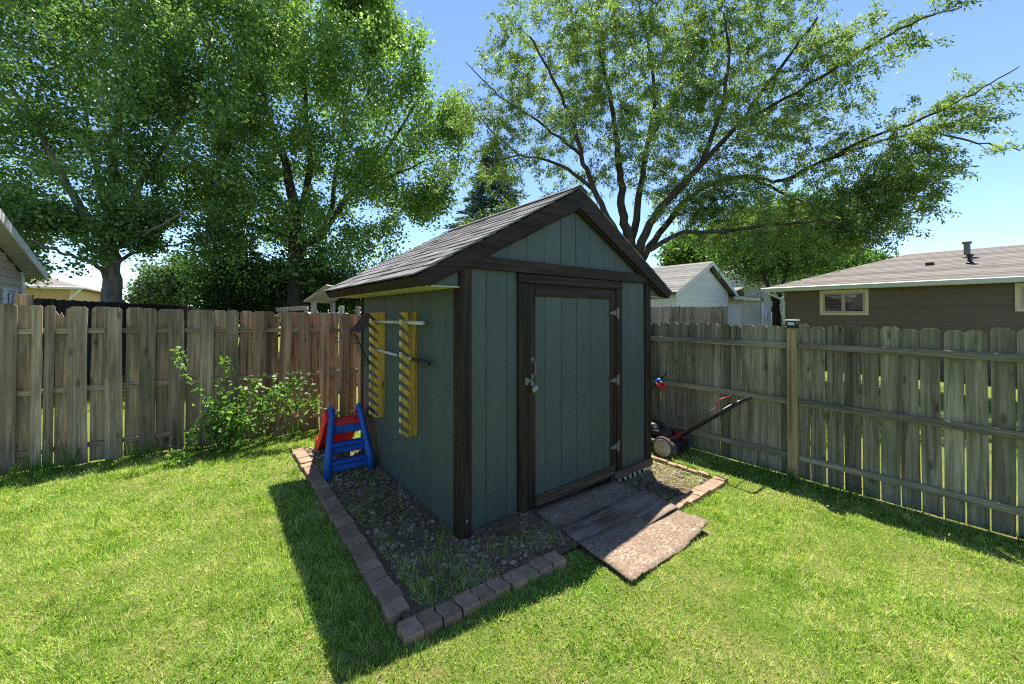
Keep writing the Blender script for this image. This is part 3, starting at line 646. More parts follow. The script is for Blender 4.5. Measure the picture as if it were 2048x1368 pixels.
# ------------------------------------------------------------------ ramp of old sheets in front of the door
def sheet(name, label, mat, quad, th, fz, nu=14, nv=8, edge=.0):
    """quad: 4 (t,s) corners; fz(u,v) height; a thin bent board with a ragged edge"""
    q = [np.array(p) for p in quad]; rr = random.Random(name + label); vs = []
    o = np.mean(q, axis=0)
    for k in (0, 1):
        for j in range(nv + 1):
            for i in range(nu + 1):
                u, v = i / nu, j / nv
                p = (q[0] * (1 - u) + q[1] * u) * (1 - v) + (q[3] * (1 - u) + q[2] * u) * v - o
                e = edge if (i in (0, nu) or j in (0, nv)) else 0
                if k == 0: jit = (rr.uniform(-e, e), rr.uniform(-e, e)); 
                else: jit = (vs[j * (nu + 1) + i][3], vs[j * (nu + 1) + i][4])
                vs.append((p[0] + jit[0], p[1] + jit[1], fz(u, v) + (th if k == 0 else 0), *jit))
    n0 = (nu + 1) * (nv + 1); fs = []
    for j in range(nv):
        for i in range(nu):
            a = j * (nu + 1) + i; fs.append((a, a + 1, a + nu + 2, a + nu + 1)); fs.append((a + n0, a + nu + 1 + n0, a + nu + 2 + n0, a + 1 + n0))
    ring = [i for i in range(nu + 1)] + [j * (nu + 1) + nu for j in range(1, nv + 1)] + [nv * (nu + 1) + i for i in range(nu - 1, -1, -1)] + [j * (nu + 1) for j in range(nv - 1, 0, -1)]
    for a, b in zip(ring, ring[1:] + ring[:1]): fs.append((a, a + n0, b + n0, b))
    m = MB(); m.add([v[:3] for v in vs], fs)
    p = W(*o); ob = m.build(name, mat, None, smooth=R(35), loc=(p[0], p[1], 0), rot=(0, 0, ANG)); tag(ob, label, 'board', 'ramp boards'); return ob
def rz(t): return -.01 - .05 * smooth(.5, 1.8, t)
sheet('strand_board', 'dark weathered strand board sheet against the door sill', 'osb', [(.69, -.045), (1.80, -.045), (1.77, -.50), (.66, -.50)], .013,
      lambda u, v: .012 - .028 * v - .03 * u + .006 * math.sin(3 * u + 2), edge=.003)
sheet('plywood_sheet', 'grey brown plywood piece lying across the middle of the ramp', 'ply', [(.665, -.36), (1.80, -.35), (1.72, -.73), (.645, -.70)], .012,
      lambda u, v: .016 - .026 * v - .034 * u + .045 * v * smooth(.45, 1, u) * (1 - .35 * smooth(.85, 1, u)) + .008, edge=.002)
sheet('strand_board', 'pale sunlit strand board sheet forming the foot of the ramp', 'osb', [(.64, -.56), (1.72, -.60), (1.68, -1.0), (.60, -1.03)], .013,
      lambda u, v: .02 - .018 * v - .048 * u + .015 * math.sin(6.5 * u + 1.2) * v + .035 * smooth(.82, 1, u) * smooth(.3, 1, v) + .004 * math.sin(19 * u * v), 22, 10, .005)
fr = root('ramp_frame', 'weathered timber stringers carrying the ramp boards', 'frame', .66, -.1, z=0)
for x, x1 in ((.0, -.02), (.54, .52), (1.06, 1.0)):
    m = MB(); zt = rz(.66 + x)
    m.add([(x + .02, .04, -.14), (x + .058, .04, -.14), (x + .058, .04, .0 + zt), (x + .02, .04, .0 + zt), (x1 + .02, -.88, -.16), (x1 + .058, -.88, -.16), (x1 + .058, -.88, -.03 + zt), (x1 + .02, -.88, -.03 + zt)],
          [(0, 1, 2, 3), (7, 6, 5, 4), (0, 4, 5, 1), (1, 5, 6, 2), (2, 6, 7, 3), (3, 7, 4, 0)])
    m.build('stringer', 'timber_y', fr)

# ------------------------------------------------------------------ fences
def board_mesh(w, h, th=.016, ear=.028, k=0, bow=.0):
    r = random.Random(k); m = MB(); n = 7; ring = []
    L = [(-w / 2 + bow * math.sin(i / n * 3.1) + r.uniform(-.0015, .0015), h * i / n) for i in range(n)] + [(-w / 2, h - ear)]
    Rr = [(w / 2 + bow * math.sin(i / n * 3.1) + r.uniform(-.0015, .0015), h * i / n) for i in range(n)] + [(w / 2, h - ear)]
    vs = []; fs = []
    tw = r.uniform(-.004, .004)
    for y in (0, th):
        for a, b in zip(L, Rr): vs += [(a[0], y + tw * math.sin(a[1] * 3), a[1]), (b[0], y - tw * math.sin(a[1] * 3), b[1])]
        vs += [(-w / 2 + ear * .9, y, h), (w / 2 - ear * .9, y, h)]
    N = 2 * (n + 1) + 2
    for i in range(n + 1): a = 2 * i; fs += [(a, a + 1, a + 3, a + 2), (N + a, N + a + 2, N + a + 3, N + a + 1), (a, a + 2, N + a + 2, N + a), (a + 1, N + a + 1, N + a + 3, a + 3)]
    fs += [(0, N, N + 1, 1), (N - 2, N - 1, 2 * N - 1, 2 * N - 2)]
    return m.add(vs, fs).mesh('fence_board', 'fence_grey')
def rematerial(me, mat): c = me.copy(); c.materials.clear(); c.materials.append(M[mat]); return c
# left fence: boards alternate on both faces of the rails
LF = root('shadowbox_fence', 'weathered grey fence with boards alternating on both faces behind the leafy shrub', 'fence', 0, 3.86, z=0)
lb = [board_mesh(.143, 1.72, k=k, bow=random.uniform(-.009, .009)) for k in range(12)]
lb_br = [rematerial(m, 'fence_brown') for m in lb]
def lf_top(t): return 1.75 - .030 * (t + 3.0) if t > -3 else 1.755
def lf_bot(t): return float(gts(t, 3.86)) + .02
front_t = [-3.019, -2.784, -2.521, -2.247, -1.976, -1.711, -1.431, -1.162, -.885, -.613, -.323, -.041]
back_t = [-2.902, -2.634, -2.367, -2.1, -1.832, -1.561, -1.288, -1.017, -.747, -.462, -.189, .084]
front_t = [-3.019 - .27 * k for k in range(1, 16)] + front_t + [-.041 + .275 * k for k in range(1, 13)]
back_t = [-2.902 - .27 * k for k in range(1, 16)] + back_t + [.084 + .275 * k for k in range(1, 12)]
def put_board(me, t, y, lean=0, name='fence_board', top=None, par=LF, bot=None, sx=1, rz_=0):
    b0 = lf_bot(t) if bot is None else bot; tp = (lf_top(t) if top is None else top) + random.uniform(-.008, .008)
    return inst(me, name, par, (t, y, b0), (0, lean + random.uniform(-.011, .011), rz_ + random.uniform(-.05, .05)), (sx, 1, (tp - b0) / 1.72))
for t in front_t:
    if abs(t + 2.784) < .01: continue
    me = random.choice(lb_br if (t > -1.0 and random.random() < .85) else lb)
    put_board(me, t, -.043, lean=.05 if abs(t + .613) < .01 else 0, sx=random.uniform(.93, 1.05))
for t in back_t:
    if abs(t + 2.634) < .01 : continue
    put_board(random.choice(lb_br if t > -1.1 and random.random() < .85 else lb), t, .021, sx=random.uniform(.99, 1.12))
# the split front board and the broken back board
sp = board_mesh(.072, 1.72, ear=.02, k=21)
o = put_board(sp, -2.818, -.043, lean=-.008, name='split_board'); o = put_board(sp, -2.738, -.045, lean=.004, name='split_board')
bk = MB(); bk.prism([(-.07, 0), (.07, 0), (.07, 1.70), (.005, 1.70), (.0, 1.62), (-.012, 1.60), (-.03, 1.655), (-.05, 1.625), (-.07, 1.67)], 0, .016, 'xz')
inst(bk.mesh('broken_board', 'fence_grey'), 'broken_board', LF, (-2.634, .021, lf_bot(-2.6)))
for z0, z1, in ((1.455, 1.385), (.815, .745), (.19, .115)):
    segs = [(-7.2, -4.64), (-4.638, -2.248), (-2.246, -.02), (-.018, 2.158), (2.16, 3.5)]
    for a, b in segs:
        za = z0 - .025 * (max(a, -3) + 3); zb = z0 - .025 * (max(b, -3) + 3)
        m = MB(); m.add([(a, -.019, za), (b, -.019, zb), (b, .019, zb), (a, .019, za), (a, -.019, za + .052), (b, -.019, zb + .052), (b, .019, zb + .052), (a, .019, za + .052)],
                        [(0, 3, 2, 1), (4, 5, 6, 7), (0, 1, 5, 4), (1, 2, 6, 5), (2, 3, 7, 6), (3, 0, 4, 7)]); m.build('rail', 'fence_grey_x', LF)
pm = MB().box(-.045, .045, -.018, .072, 0, 1.72, .004).mesh('post', 'fence_grey')
for t in (-4.639, -2.247, 2.159): put_board(pm, t - .0, .0, name='post', top=lf_top(t) - .12)
MB().box(-.70, -.64, .04, .1, -.1, 1.63, .004).build('post', 'post_orange', LF)
# right fence: boards on the far face, three rails, a pale post with a cap light
RF = root('board_fence', 'olive board fence with three rails and a pale post beside the mower', 'fence', 3.52, 0, z=0)
rb = [rematerial(board_mesh(.127, 1.72, k=40 + k, bow=random.uniform(-.005, .005)), 'fence_green') for k in range(12)]
gaps = [-1.214, -1.347, -1.484, -1.618, -1.748, -1.883, -2.013, -2.142, -2.266, -2.392, -2.521]
gl = [.487, .356, .23, .088, -.04, -.173, -.305, -.44, -.555, -.689, -.824, -.95]
s = .487
while s < 3.8: s += .134; gl.insert(0, s)
edges = gl + [-1.085] + gaps
while edges[-1] > -6.5: edges.append(edges[-1] - .13)
for a, b in zip(edges[:-1], edges[1:]):
    w = a - b; c = (a + b) / 2; gap = random.uniform(.007, .013) if c < -1.1 else random.uniform(.001, .007)
    g = float(gts(3.57, c)); tp = 1.515 + random.uniform(-.02, .018)
    inst(random.choice(rb), 'fence_board', RF, (.035 + random.uniform(0, .004), c, g + .015), (random.uniform(-.007, .007), random.uniform(-.006, .006), R(90) + random.uniform(-.03, .03)), ((w - gap) / .127, 1, (tp - g) / 1.72))
for z0 in (1.275, .675, .085):
    for a, b in ((3.75, 1.36), (1.35, -1.02), (-1.12, -3.5), (-3.51, -6.4)):
        MB().box(-.019, .018, min(a, b), max(a, b), z0, z0 + .062, .003).build('rail', 'fence_grey_y', RF)
MB().box(-.045, .034, -1.115, -1.025, -.2, 1.50, .005).build('post', 'post_new', RF)
for s in (1.355, 3.74, -3.505): MB().box(.0525, .14, s - .045, s + .045, -.2, 1.42, .004).build('post', 'fence_grey', RF)
pc = root('post_cap_light', 'small black solar lamp capping the pale fence post', 'lamp', 3.516, -1.07, z=1.5)
MB().box(-.056, .05, -.056, .056, .0, .014, .003).build('base', 'black_plastic', pc)
MB().add([(-.05, -.05, .015), (.045, -.05, .015), (.045, .05, .015), (-.05, .05, .015), (-.04, -.04, .075), (.035, -.04, .075), (.035, .04, .075), (-.04, .04, .075)], [(0, 3, 2, 1), (4, 5, 6, 7), (0, 1, 5, 4), (1, 2, 6, 5), (2, 3, 7, 6), (3, 0, 4, 7)]).build('body', 'black_plastic', pc)
MB().box(-.056, .051, -.055, .055, .076, .088, .003).build('cap', 'gutter', pc)
MB().box(-.05, -.046, -.03, .03, .03, .062).build('lens', 'gutter', pc)

# ------------------------------------------------------------------ lawn mower and trimmer between shed and fence
mw = root('lawn_mower', 'black and red push mower with cream rear wheel parked along the fence', 'mower', 3.2, .12)
deck = MB(); prof = [(-.2, -.05, .075), (-.2, .02, .15)]
ring = [(.0, -.12), (.15, -.12), (.205, -.02), (.22, .2), (.2, .45), (.12, .6), (0, .64), (-.12, .6), (-.2, .45), (-.22, .2), (-.205, -.02), (-.15, -.12)]
vs = []; n = len(ring)
for z, k in ((.06, 1.02), (.13, 1.0), (.165, .93), (.18, .75)): vs += [(x * k, .25 + (y - .25) * k, z) for x, y in ring]
deck.add(vs, [(i * n + j, i * n + (j + 1) % n, (i + 1) * n + (j + 1) % n, (i + 1) * n + j) for i in range(3) for j in range(n)] + [tuple(range(3 * n, 4 * n))])
deck.build('deck', 'black_paint', mw, smooth=R(50))
MB().box(-.17, .17, -.02, .05, .165, .2, .01).build('deck_bracket', 'red_paint', mw)
for sg in (-1, 1): MB().box(sg * .19 - .012, sg * .19 + .012, -.06, .08, .13, .235, .006).build('height_lever', 'red_paint', mw)
for x, y, r in ((-.235, 0, .13), (.235, 0, .13), (-.235, .56, .1), (.235, .56, .1)):
    sg = -1 if x < 0 else 1
    mt = Matrix.Translation((x, y, r)) @ Matrix.Rotation(R(90) * sg, 4, 'Y')
    wh = MB().lathe([(r * .86, -.024), (r * .97, -.022), (r, -.012), (r, .012), (r * .97, .022), (r * .86, .024)], 28, mt).build('wheel', 'rubber', mw, smooth=R(40))
    MB().lathe([(r * .85, .0), (r * .85, .0245), (r * .78, .031), (r * .3, .033), (.0, .033)], 28, mt).build('wheel_cover', 'cream_plastic' if y == 0 and sg < 0 else 'black_plastic', mw, smooth=R(40))
MB().lathe([(.12, .18), (.125, .22), (.13, .29), (.12, .33), (.07, .35), (.0, .352)], 20, Matrix.Translation((0, .28, 0))).build('engine_shroud', 'black_plastic', mw, smooth=R(40))
MB().box(-.09, .09, .06, .2, .18, .27, .01).build('engine_block', 'rubber', mw)
MB().box(-.13, -.07, .12, .22, .2, .28, .012).build('air_filter', 'black_plastic', mw)
MB().lathe([(.028, 0), (.028, .03), (.022, .035)], 12, Matrix.Translation((-.08, .2, .28))).build('fuel_cap', 'galv', mw)
hm = MB()
for sg in (-1, 1): hm.tube([(sg * .18, .02, .16), (sg * .18, -.1, .25), (sg * .19, -.45, .53), (sg * .19, -.78, .79)], .0125, 10)
hm.tube([(-.19, -.78, .79), (-.17, -.83, .825), (-.1, -.845, .838), (.1, -.845, .838), (.17, -.83, .825), (.19, -.78, .79)], .0145, 10)
hm.build('handlebar', 'black_paint', mw, smooth=True)
MB().tube([(-.185, -.62, .68), (-.18, -.6, .78), (-.16, -.66, .83), (.16, -.66, .83), (.18, -.6, .78), (.185, -.62, .68)], .006, 8).build('bail_bar', 'red_paint', mw, smooth=True)
MB().tube([(-.175, -.6, .72), (-.12, -.3, .5), (-.05, .0, .32), (-.02, .15, .3)], .004, 6).build('cable', 'black_plastic', mw, smooth=True)
tr = root('string_trimmer', 'string trimmer with red and yellow head leaning on the fence behind the mower', 'trimmer', 3.36, .45)
MB().tube([(-.03, -.06, .86), (.0, .3, .5), (.03, .75, .08)], .012, 8).build('shaft', 'black_paint', tr, smooth=True)
MB().lathe([(.03, -.06), (.045, -.04), (.05, .02), (.03, .05)], 14, Matrix.Translation((-.03, -.07, .86)) @ Matrix.Rotation(R(40), 4, 'X')).build('motor', 'blue_plastic', tr, smooth=R(40))
MB().lathe([(.075, -.03), (.07, -.015), (.05, .0)], 16, Matrix.Translation((-.03, -.1, .835)) @ Matrix.Rotation(R(40), 4, 'X')).build('guard', 'red_plastic', tr, smooth=R(40))
MB().box(-.07, -.035, -.13, -.07, .85, .875, .004).build('label_plate', 'yellow_plastic', tr)
MB().tube([(-.02, -.08, .9), (.0, -.14, .95), (.02, -.15, 1.0)], .009, 8).build('grip', 'black_plastic', tr)

# ------------------------------------------------------------------ neighbouring houses
def laps(parent, axis, a, b, z0, z1, off, face, mat, step=.11, clip=None):
    """horizontal lap boards; axis 'y': wall in the plane x=off facing face; axis 'x': plane y=off"""
    z = z0
    while z < z1 - .01:
        zt = min(z + step, z1); aa, bb = (a, b) if clip is None else clip(z, zt, a, b)
        if bb - aa > .05:
            o0, o1 = off + face * .022, off + face * .006
            if axis == 'y': m = MB().prism([(o0, z), (o1, zt), (off - face * .01, zt), (off - face * .01, z)], aa, bb, 'xz')
            else: m = MB().prism([(o0, z), (o1, zt), (off - face * .01, zt), (off - face * .01, z)], aa, bb, 'yz')
            m.build('lap_board', mat, parent)
        z += step
def window(parent, axis, a, b, z0, z1, off, face, trim, n=2, tw=.09):
    """trimmed window with n panes"""
    def bx(u0, u1, d0, d1, za, zb, c=.004):
        d0, d1 = sorted((off + face * d0, off + face * d1)); m = MB()
        return m.box(d0, d1, u0, u1, za, zb, c) if axis == 'y' else m.box(u0, u1, d0, d1, za, zb, c)
    w = bx(a, b, -.05, .03, z0, z0 + .005).build('window', trim, parent)
    f = MB()
    for u0, u1, za, zb in ((a, a + tw, z0 + .006, z1), (b - tw, b, z0 + .006, z1), (a + tw, b - tw, z1 - tw, z1), (a + tw, b - tw, z0 + .006, z0 + tw)):
        d0, d1 = sorted((off - face * .02, off + face * .045))
        f.box(d0, d1, u0, u1, za, zb, .004) if axis == 'y' else f.box(u0, u1, d0, d1, za, zb, .004)
    f.build('frame', trim, w)
    pw = (b - a - 2 * tw) / n
    for k in range(n):
        u0 = a + tw + k * pw; u1 = u0 + pw; sm_ = MB()
        for p in ((u0, u0 + .045, z0 + tw, z1 - tw), (u1 - .045, u1, z0 + tw, z1 - tw), (u0 + .045, u1 - .045, z1 - tw - .045, z1 - tw), (u0 + .045, u1 - .045, z0 + tw, z0 + tw + .045)):
            d0, d1 = sorted((off - face * .02, off + face * .03))
            sm_.box(d0, d1, p[0], p[1], p[2], p[3], .003) if axis == 'y' else sm_.box(p[0], p[1], d0, d1, p[2], p[3], .003)
        sm_.build('sash', 'sash' if trim == 'cream_trim' else trim, w)
        bx(u0 + .045, u1 - .045, .0, .008, z0 + tw + .045, z1 - tw - .045, 0).build('pane', 'glass', w)
        bx(u0 + .05, u0 + pw * .45, -.06, -.045, z0 + tw + .05, z1 - tw - .3, 0).build('blind', 'curtain', w)
    return w
# brown ranch house beyond the right fence
bh = root('brown_house', 'low brown lap sided house with tan hip roof beyond the olive board fence', 'house', 14.8, 2.15)
MB().box(.04, 6.2, -12, -.04, -.1, 2.6).build('wall', 'brown_lap', bh)
laps(bh, 'y', -12, -.05, .3, 2.6, .0, -1, 'brown_lap', .115)
laps(bh, 'x', .05, 6.2, .3, 2.6, .0, 1, 'brown_lap', .23)
MB().box(-.035, .06, -.055, .035, .0, 2.6, .004).build('corner_trim', 'brown_lap', bh)
window(bh, 'y', -2.2, -.98, 1.73, 2.66 - .1, -.01, -1, 'cream_trim')
window(bh, 'y', -6.2, -4.97, 1.83, 2.56, -.01, -1, 'cream_trim')
rfm = MB(); e0, e1, y1, y0 = -.4, 6.6, .52, -12.5; rx = 2.9; rzt = 3.88; ez = 2.70
rfm.add([(e0, y1, ez), (e1, y1, ez), (e1, y0, ez), (e0, y0, ez), (rx + .2, y1 - 3.3, rzt), (rx + .2, y0 + 3.3, rzt), (e0, y1, ez - .03), (e1, y1, ez - .03), (e1, y0, ez - .03), (e0, y0, ez - .03)],
        [(0, 4, 5, 3), (0, 1, 4), (1, 2, 5, 4), (2, 3, 5), (0, 6, 7, 1), (1, 7, 8, 2), (2, 8, 9, 3), (3, 9, 6, 0), (6, 9, 8, 7)])
brf = rfm.build('roof', 'shingle_tan', bh)
# visible roof courses as thin lapped strips
for k in range(22):
    u0 = k / 22; u1 = (k + 1.06) / 22
    def P(u, y): return (e0 + (rx + .2 - e0) * u, y, ez + (rzt - ez) * u)
    a0 = y1 - 3.3 * u0; b0 = y0 + 3.3 * u0; a1 = y1 - 3.3 * min(u1, 1); b1 = y0 + 3.3 * min(u1, 1)
    p = [P(u0, a0), P(u0, b0), P(min(u1, 1), b1), P(min(u1, 1), a1)]
    MB().add([(x, y, z + .009) for x, y, z in p[:2]] + [(x, y, z + .004) for x, y, z in p[2:]] + [(x, y, z + .003) for x, y, z in p[:2]], [(0, 3, 2, 1), (0, 1, 5, 4)]).build('shingle_course', 'shingle_tan', brf)
MB().box(e0 - .1, e0 - .002, y0, y1 + .02, ez - .14, ez + .012, .02).build('gutter', 'gutter', bh)
MB().box(e0 - .1, e1, y1 + .022, y1 + .12, ez - .1, ez + .012, .02).build('gutter', 'gutter', bh)
MB().box(e0 + .002, .0, y0, y1 - .003, ez - .06, ez - .032).build('soffit', 'cream_trim', bh)
MB().box(e0 + .002, e1, .025, y1 - .003, ez - .062, ez - .034).build('soffit', 'cream_trim', bh)
ds = MB(); ds.tube([(e0 - .05, .4, ez - .1), (e0 - .05, .38, ez - .2), (-.07, .06, ez - .42), (-.07, .04, ez - .5), (-.07, .04, .1)], .04, 6); ds.build('downspout', 'gutter', bh)
for (x, y, r, h) in ((2.0, -4.15, .07, .42), (1.2, -4.22, .05, .22)):
    z = ez + (rzt - ez) * (x - e0) / (rx + .2 - e0)
    v = MB(); v.lathe([(r * 1.9, -.05), (r * 1.6, .03), (r, .06), (r, h), (r * 1.5, h), (r * 1.5, h + .06)], 12, Matrix.Translation((x, y, z))); v.build('roof_vent', 'galv' if r > .06 else 'black_paint', bh)
z = ez + (rzt - ez) * (1.4 - e0) / (rx + .2 - e0); MB().box(1.3, 1.5, -3.5, -3.32, z - .03, z + .08, .01).build('roof_vent', 'black_paint', bh)
# white house with gable
wh = root('white_house', 'white lap sided house with a grey shingle gable behind the grey fence', 'house', 12.07, 4.75)
gw = 4.45; pkx = 2.45; pz = 3.80; ez = 2.72
MB().prism([(0, -.1), (gw, -.1), (gw, ez), (pkx, pz - .1), (0, ez - .06)], .04, 9, 'xz').build('wall', 'white_lap', wh)
def wclip(z, zt, a, b):
    if z < ez - .1: return a, b
    k = (zt - (ez - .06)) / (pz - .05 - (ez - .06)); return a + (pkx - a) * k, b - (b - pkx) * k
laps(wh, 'x', 0, gw, .2, pz - .12, .03, -1, 'white_lap', .19, wclip)
MB().box(gw + .002, 6.76, .3, 8, -.1, ez - .1).build('wing', 'white_lap', wh)
laps(wh, 'x', gw + .01, 6.76, .2, ez - .1, .29, -1, 'white_lap', .19)
for (xa, za, xb, zb) in ((-.45, ez - .27, pkx, pz), (gw + .5, ez - .22, pkx, pz)):
    m = MB(); m.add([(xa, -.2, za), (xa, 9.3, za), (xb, 9.3, zb), (xb, -.2, zb), (xa, -.2, za + .1), (xa, 9.3, za + .1), (xb, 9.3, zb + .1), (xb, -.2, zb + .1)],
                    [(0, 1, 2, 3), (4, 7, 6, 5), (0, 3, 7, 4), (1, 5, 6, 2), (0, 4, 5, 1), (3, 2, 6, 7)]); rf = m.build('roof', 'shingle_grey', wh)
    dx = xb - xa; dz = zb - za
    for k in range(14):
        u0 = k / 14; u1 = min(1, (k + 1.1) / 14)
        MB().add([(xa + dx * u0, -.22, za + dz * u0 + .114), (xa + dx * u0, 9.32, za + dz * u0 + .114), (xa + dx * u1, 9.32, za + dz * u1 + .106), (xa + dx * u1, -.22, za + dz * u1 + .106), (xa + dx * u0, -.22, za + dz * u0 + .104), (xa + dx * u0, 9.32, za + dz * u0 + .104)],
                 [(0, 3, 2, 1), (0, 1, 5, 4)]).build('shingle_course', 'shingle_grey', rf)
    MB().add([(xa, -.225, za - .06), (xb, -.225, zb - .06), (xb, -.225, zb + .1), (xa, -.225, za + .1), (xa, -.202, za - .06), (xb, -.202, zb - .06), (xb, -.202, zb + .1), (xa, -.202, za + .1)],
             [(0, 1, 2, 3), (7, 6, 5, 4), (0, 4, 5, 1), (3, 2, 6, 7), (0, 3, 7, 4), (1, 5, 6, 2)]).build('rake_trim', 'gutter_white', wh)
MB().add([(gw + .1, -.15, ez - .2), (7.4, -.15, ez - .2), (7.4, 8.5, ez - .2), (gw + .1, 8.5, ez - .2), (gw + .6, 2.0, ez + .42), (6.4, 3.0, ez + .42), (6.4, 8.5, ez + .42), (gw + .6, 8.5, ez + .42)],
         [(0, 1, 5, 4), (1, 2, 6, 5), (4, 5, 6, 7), (0, 3, 2, 1), (0, 4, 7, 3), (3, 7, 6, 2)]).build('wing_roof', 'shingle_grey', wh)
MB().box(gw + .1, 7.45, -.25, -.152, ez - .3, ez - .18, .02).build('gutter', 'gutter_white', wh)
MB().box(7.402, 7.5, -.14, 8.5, ez - .3, ez - .18, .02).build('gutter', 'gutter_white', wh)
MB().tube([(7.3, -.2, ez - .3), (7.25, -.15, ez - .4), (6.8, .2, ez - .6), (6.8, .22, .1)], .045, 6).build('downspout', 'gutter_white', wh)
MB().tube([(gw + .25, .2, ez + .3), (gw + .25, .2, .9)], .035, 8).build('service_mast', 'sash', wh)
MB().box(gw + .3, gw + .55, .17, .265, .7, 1.05, .01).build('meter_box', 'gutter', wh)
MB().lathe([(.1, 0), (.1, .1), (.06, .13)], 14, Matrix.Translation((gw + .42, .17, .9)) @ Matrix.Rotation(R(90), 4, 'X')).build('meter', 'glass', wh)
# grey house in the gap, with porch door and flag
gh = root('grey_house', 'distant grey house seen between the white and the brown house', 'house', 0, 0, world=(17.7, 29), rot=.12)
MB().box(.0, 7, .03, 8, -.1, 5.0).build('wall', 'grey_lap', gh)
laps(gh, 'x', 1.4, 7, .2, 5.0, .0, -1, 'grey_lap', .2)
MB().box(-1.2, 1.38, 1.2, 7.8, -.1, 3.4).build('porch_wall', 'grey_lap', gh)
MB().box(-1.3, 1.37, -.3, 1.19, 2.75, 3.0, .02).build('porch_beam', 'brown_lap', gh)
MB().prism([(-1.6, 3.2), (1.42, 4.3), (1.42, 4.42), (-1.6, 3.32)], -.5, 8, 'xz').build('porch_roof', 'shingle_tan', gh)
MB().prism([(.9, 5.0), (4.2, 6.6), (7.6, 5.0), (7.6, 5.12), (4.2, 6.75), (.9, 5.12)], -.4, 8.4, 'xz').build('roof', 'shingle_tan', gh)
window(gh, 'x', 2.15, 3.4, 3.0, 4.4, -.01, -1, 'white', 1); window(gh, 'x', 2.2, 3.4, .6, 1.9, -.01, -1, 'white', 1)
dr = window(gh, 'x', -.85, 1.0, .2, 2.4, 1.19, -1, 'cream_trim', 2)
fl = root('flag', 'lilac and navy flag hanging on a pole by the grey house porch', 'flag', 0, 0, world=(17.7 + .95, 28.4), rot=.1, z=0)
MB().tube([(0, 0, -.15), (0, 0, 2.5)], .02, 6).build('pole', 'gutter_white', fl)
vs = []; fs = []
for i in range(9):
    for j in range(7): u, v = i / 8, j / 6; vs.append((.03 + u * .5, .06 * math.sin(u * 7 + v), 2.45 - v * .6 - u * .7))
for i in range(8):
    for j in range(6): fs.append((i * 7 + j, i * 7 + j + 1, (i + 1) * 7 + j + 1, (i + 1) * 7 + j))
k = MB(); k.add(vs, fs); k.mi = [1 if (i // 6) > 5 else 0 for i in range(48)]; k.build('cloth', ['flag_cloth', 'flag_navy'], fl, smooth=True)
# plain grey board fence in front of the white house
gf = root('grey_fence', 'plain grey board fence in front of the white house', 'fence', 8.3, 3.75)
me = MB().box(-.06, .06, 0, .018, 0, 1.98, .004).mesh('fence_board', 'fence_grey')
dd = np.array([1.9, -1.35]); dn = dd / np.hypot(*dd)
for k in range(20): inst(me, 'fence_board', gf, (dn[0] * k * .128, dn[1] * k * .128, 0), (0, 0, math.atan2(dn[1], dn[0])), (1, 1, 1 + random.uniform(-.006, .006)))
for z in (.3, 1.6): MB().box(0, 2.45, .02, .055, z, z + .085).build('rail', 'fence_grey_x', gf, rot=(0, 0, math.atan2(dn[1], dn[0])))
# beige house beyond the left fence: gable wall
lh = root('beige_house', 'beige lap sided house with gable eave and sliding window beyond the dark fence', 'house', -4.74, 11.4)
gs = .34
MB().prism([(0, -.1), (-7.6, -.1), (-7.6, 2.62), (-3.8, 2.62 + 3.8 * gs), (0, 2.62)], -6, -.03, 'yz').build('wall', 'beige_lap', lh)
def lclip(z, zt, a, b):
    if zt < 2.62: return a, b
    k = (zt - 2.6) / gs; return a + k, b - k
laps(lh, 'y', -7.6, 0, .2, 2.62 + 3.75 * gs, -.0, 1, 'beige_lap', .16, lclip)
MB().box(-.02, .035, -.09, .03, 0, 2.6, .004).build('corner_trim', 'gutter_white', lh)
window(lh, 'y', -1.08, -.48, 1.1, 2.2, .015, 1, 'white', 2, .06)
for a, b in (((.22, 2.53), (-3.8, 2.62 + 3.8 * gs)), ((-7.82, 2.53), (-3.8, 2.62 + 3.8 * gs))):
    m = MB(); m.add([(-6.2, a[0], a[1] + .0), (.30, a[0], a[1] + .0), (.30, b[0], b[1] + .03), (-6.2, b[0], b[1] + .03), (-6.2, a[0], a[1] + .12), (.30, a[0], a[1] + .12), (.30, b[0], b[1] + .15), (-6.2, b[0], b[1] + .15)],
                    [(0, 1, 2, 3), (4, 7, 6, 5), (0, 4, 5, 1), (1, 5, 6, 2), (2, 6, 7, 3), (3, 7, 4, 0)]); m.build('roof', 'shingle_grey', lh)
    MB().add([(.305, a[0], a[1] - .08), (.305, b[0], b[1] - .05), (.305, b[0], b[1] + .14), (.305, a[0], a[1] + .11), (.33, a[0], a[1] - .08), (.33, b[0], b[1] - .05), (.33, b[0], b[1] + .14), (.33, a[0], a[1] + .11)],
             [(0, 1, 2, 3), (7, 6, 5, 4), (0, 4, 5, 1), (3, 2, 6, 7), (0, 3, 7, 4), (1, 5, 6, 2)]).build('rake_trim', 'gutter_white', lh)
    MB().add([(.015, a[0], a[1] - .02), (.304, a[0], a[1] - .02), (.304, b[0], b[1] + .01), (.015, b[0], b[1] + .01), (.015, a[0], a[1] - .035), (.304, a[0], a[1] - .035), (.304, b[0], b[1] - .005), (.015, b[0], b[1] - .005)],
             [(0, 1, 2, 3), (7, 6, 5, 4), (0, 4, 5, 1), (1, 5, 6, 2), (2, 6, 7, 3), (3, 7, 4, 0)]).build('soffit', 'gutter', lh)
MB().box(-6, .29, .225, .33, 2.5, 2.62, .02).build('gutter', 'gutter', lh)
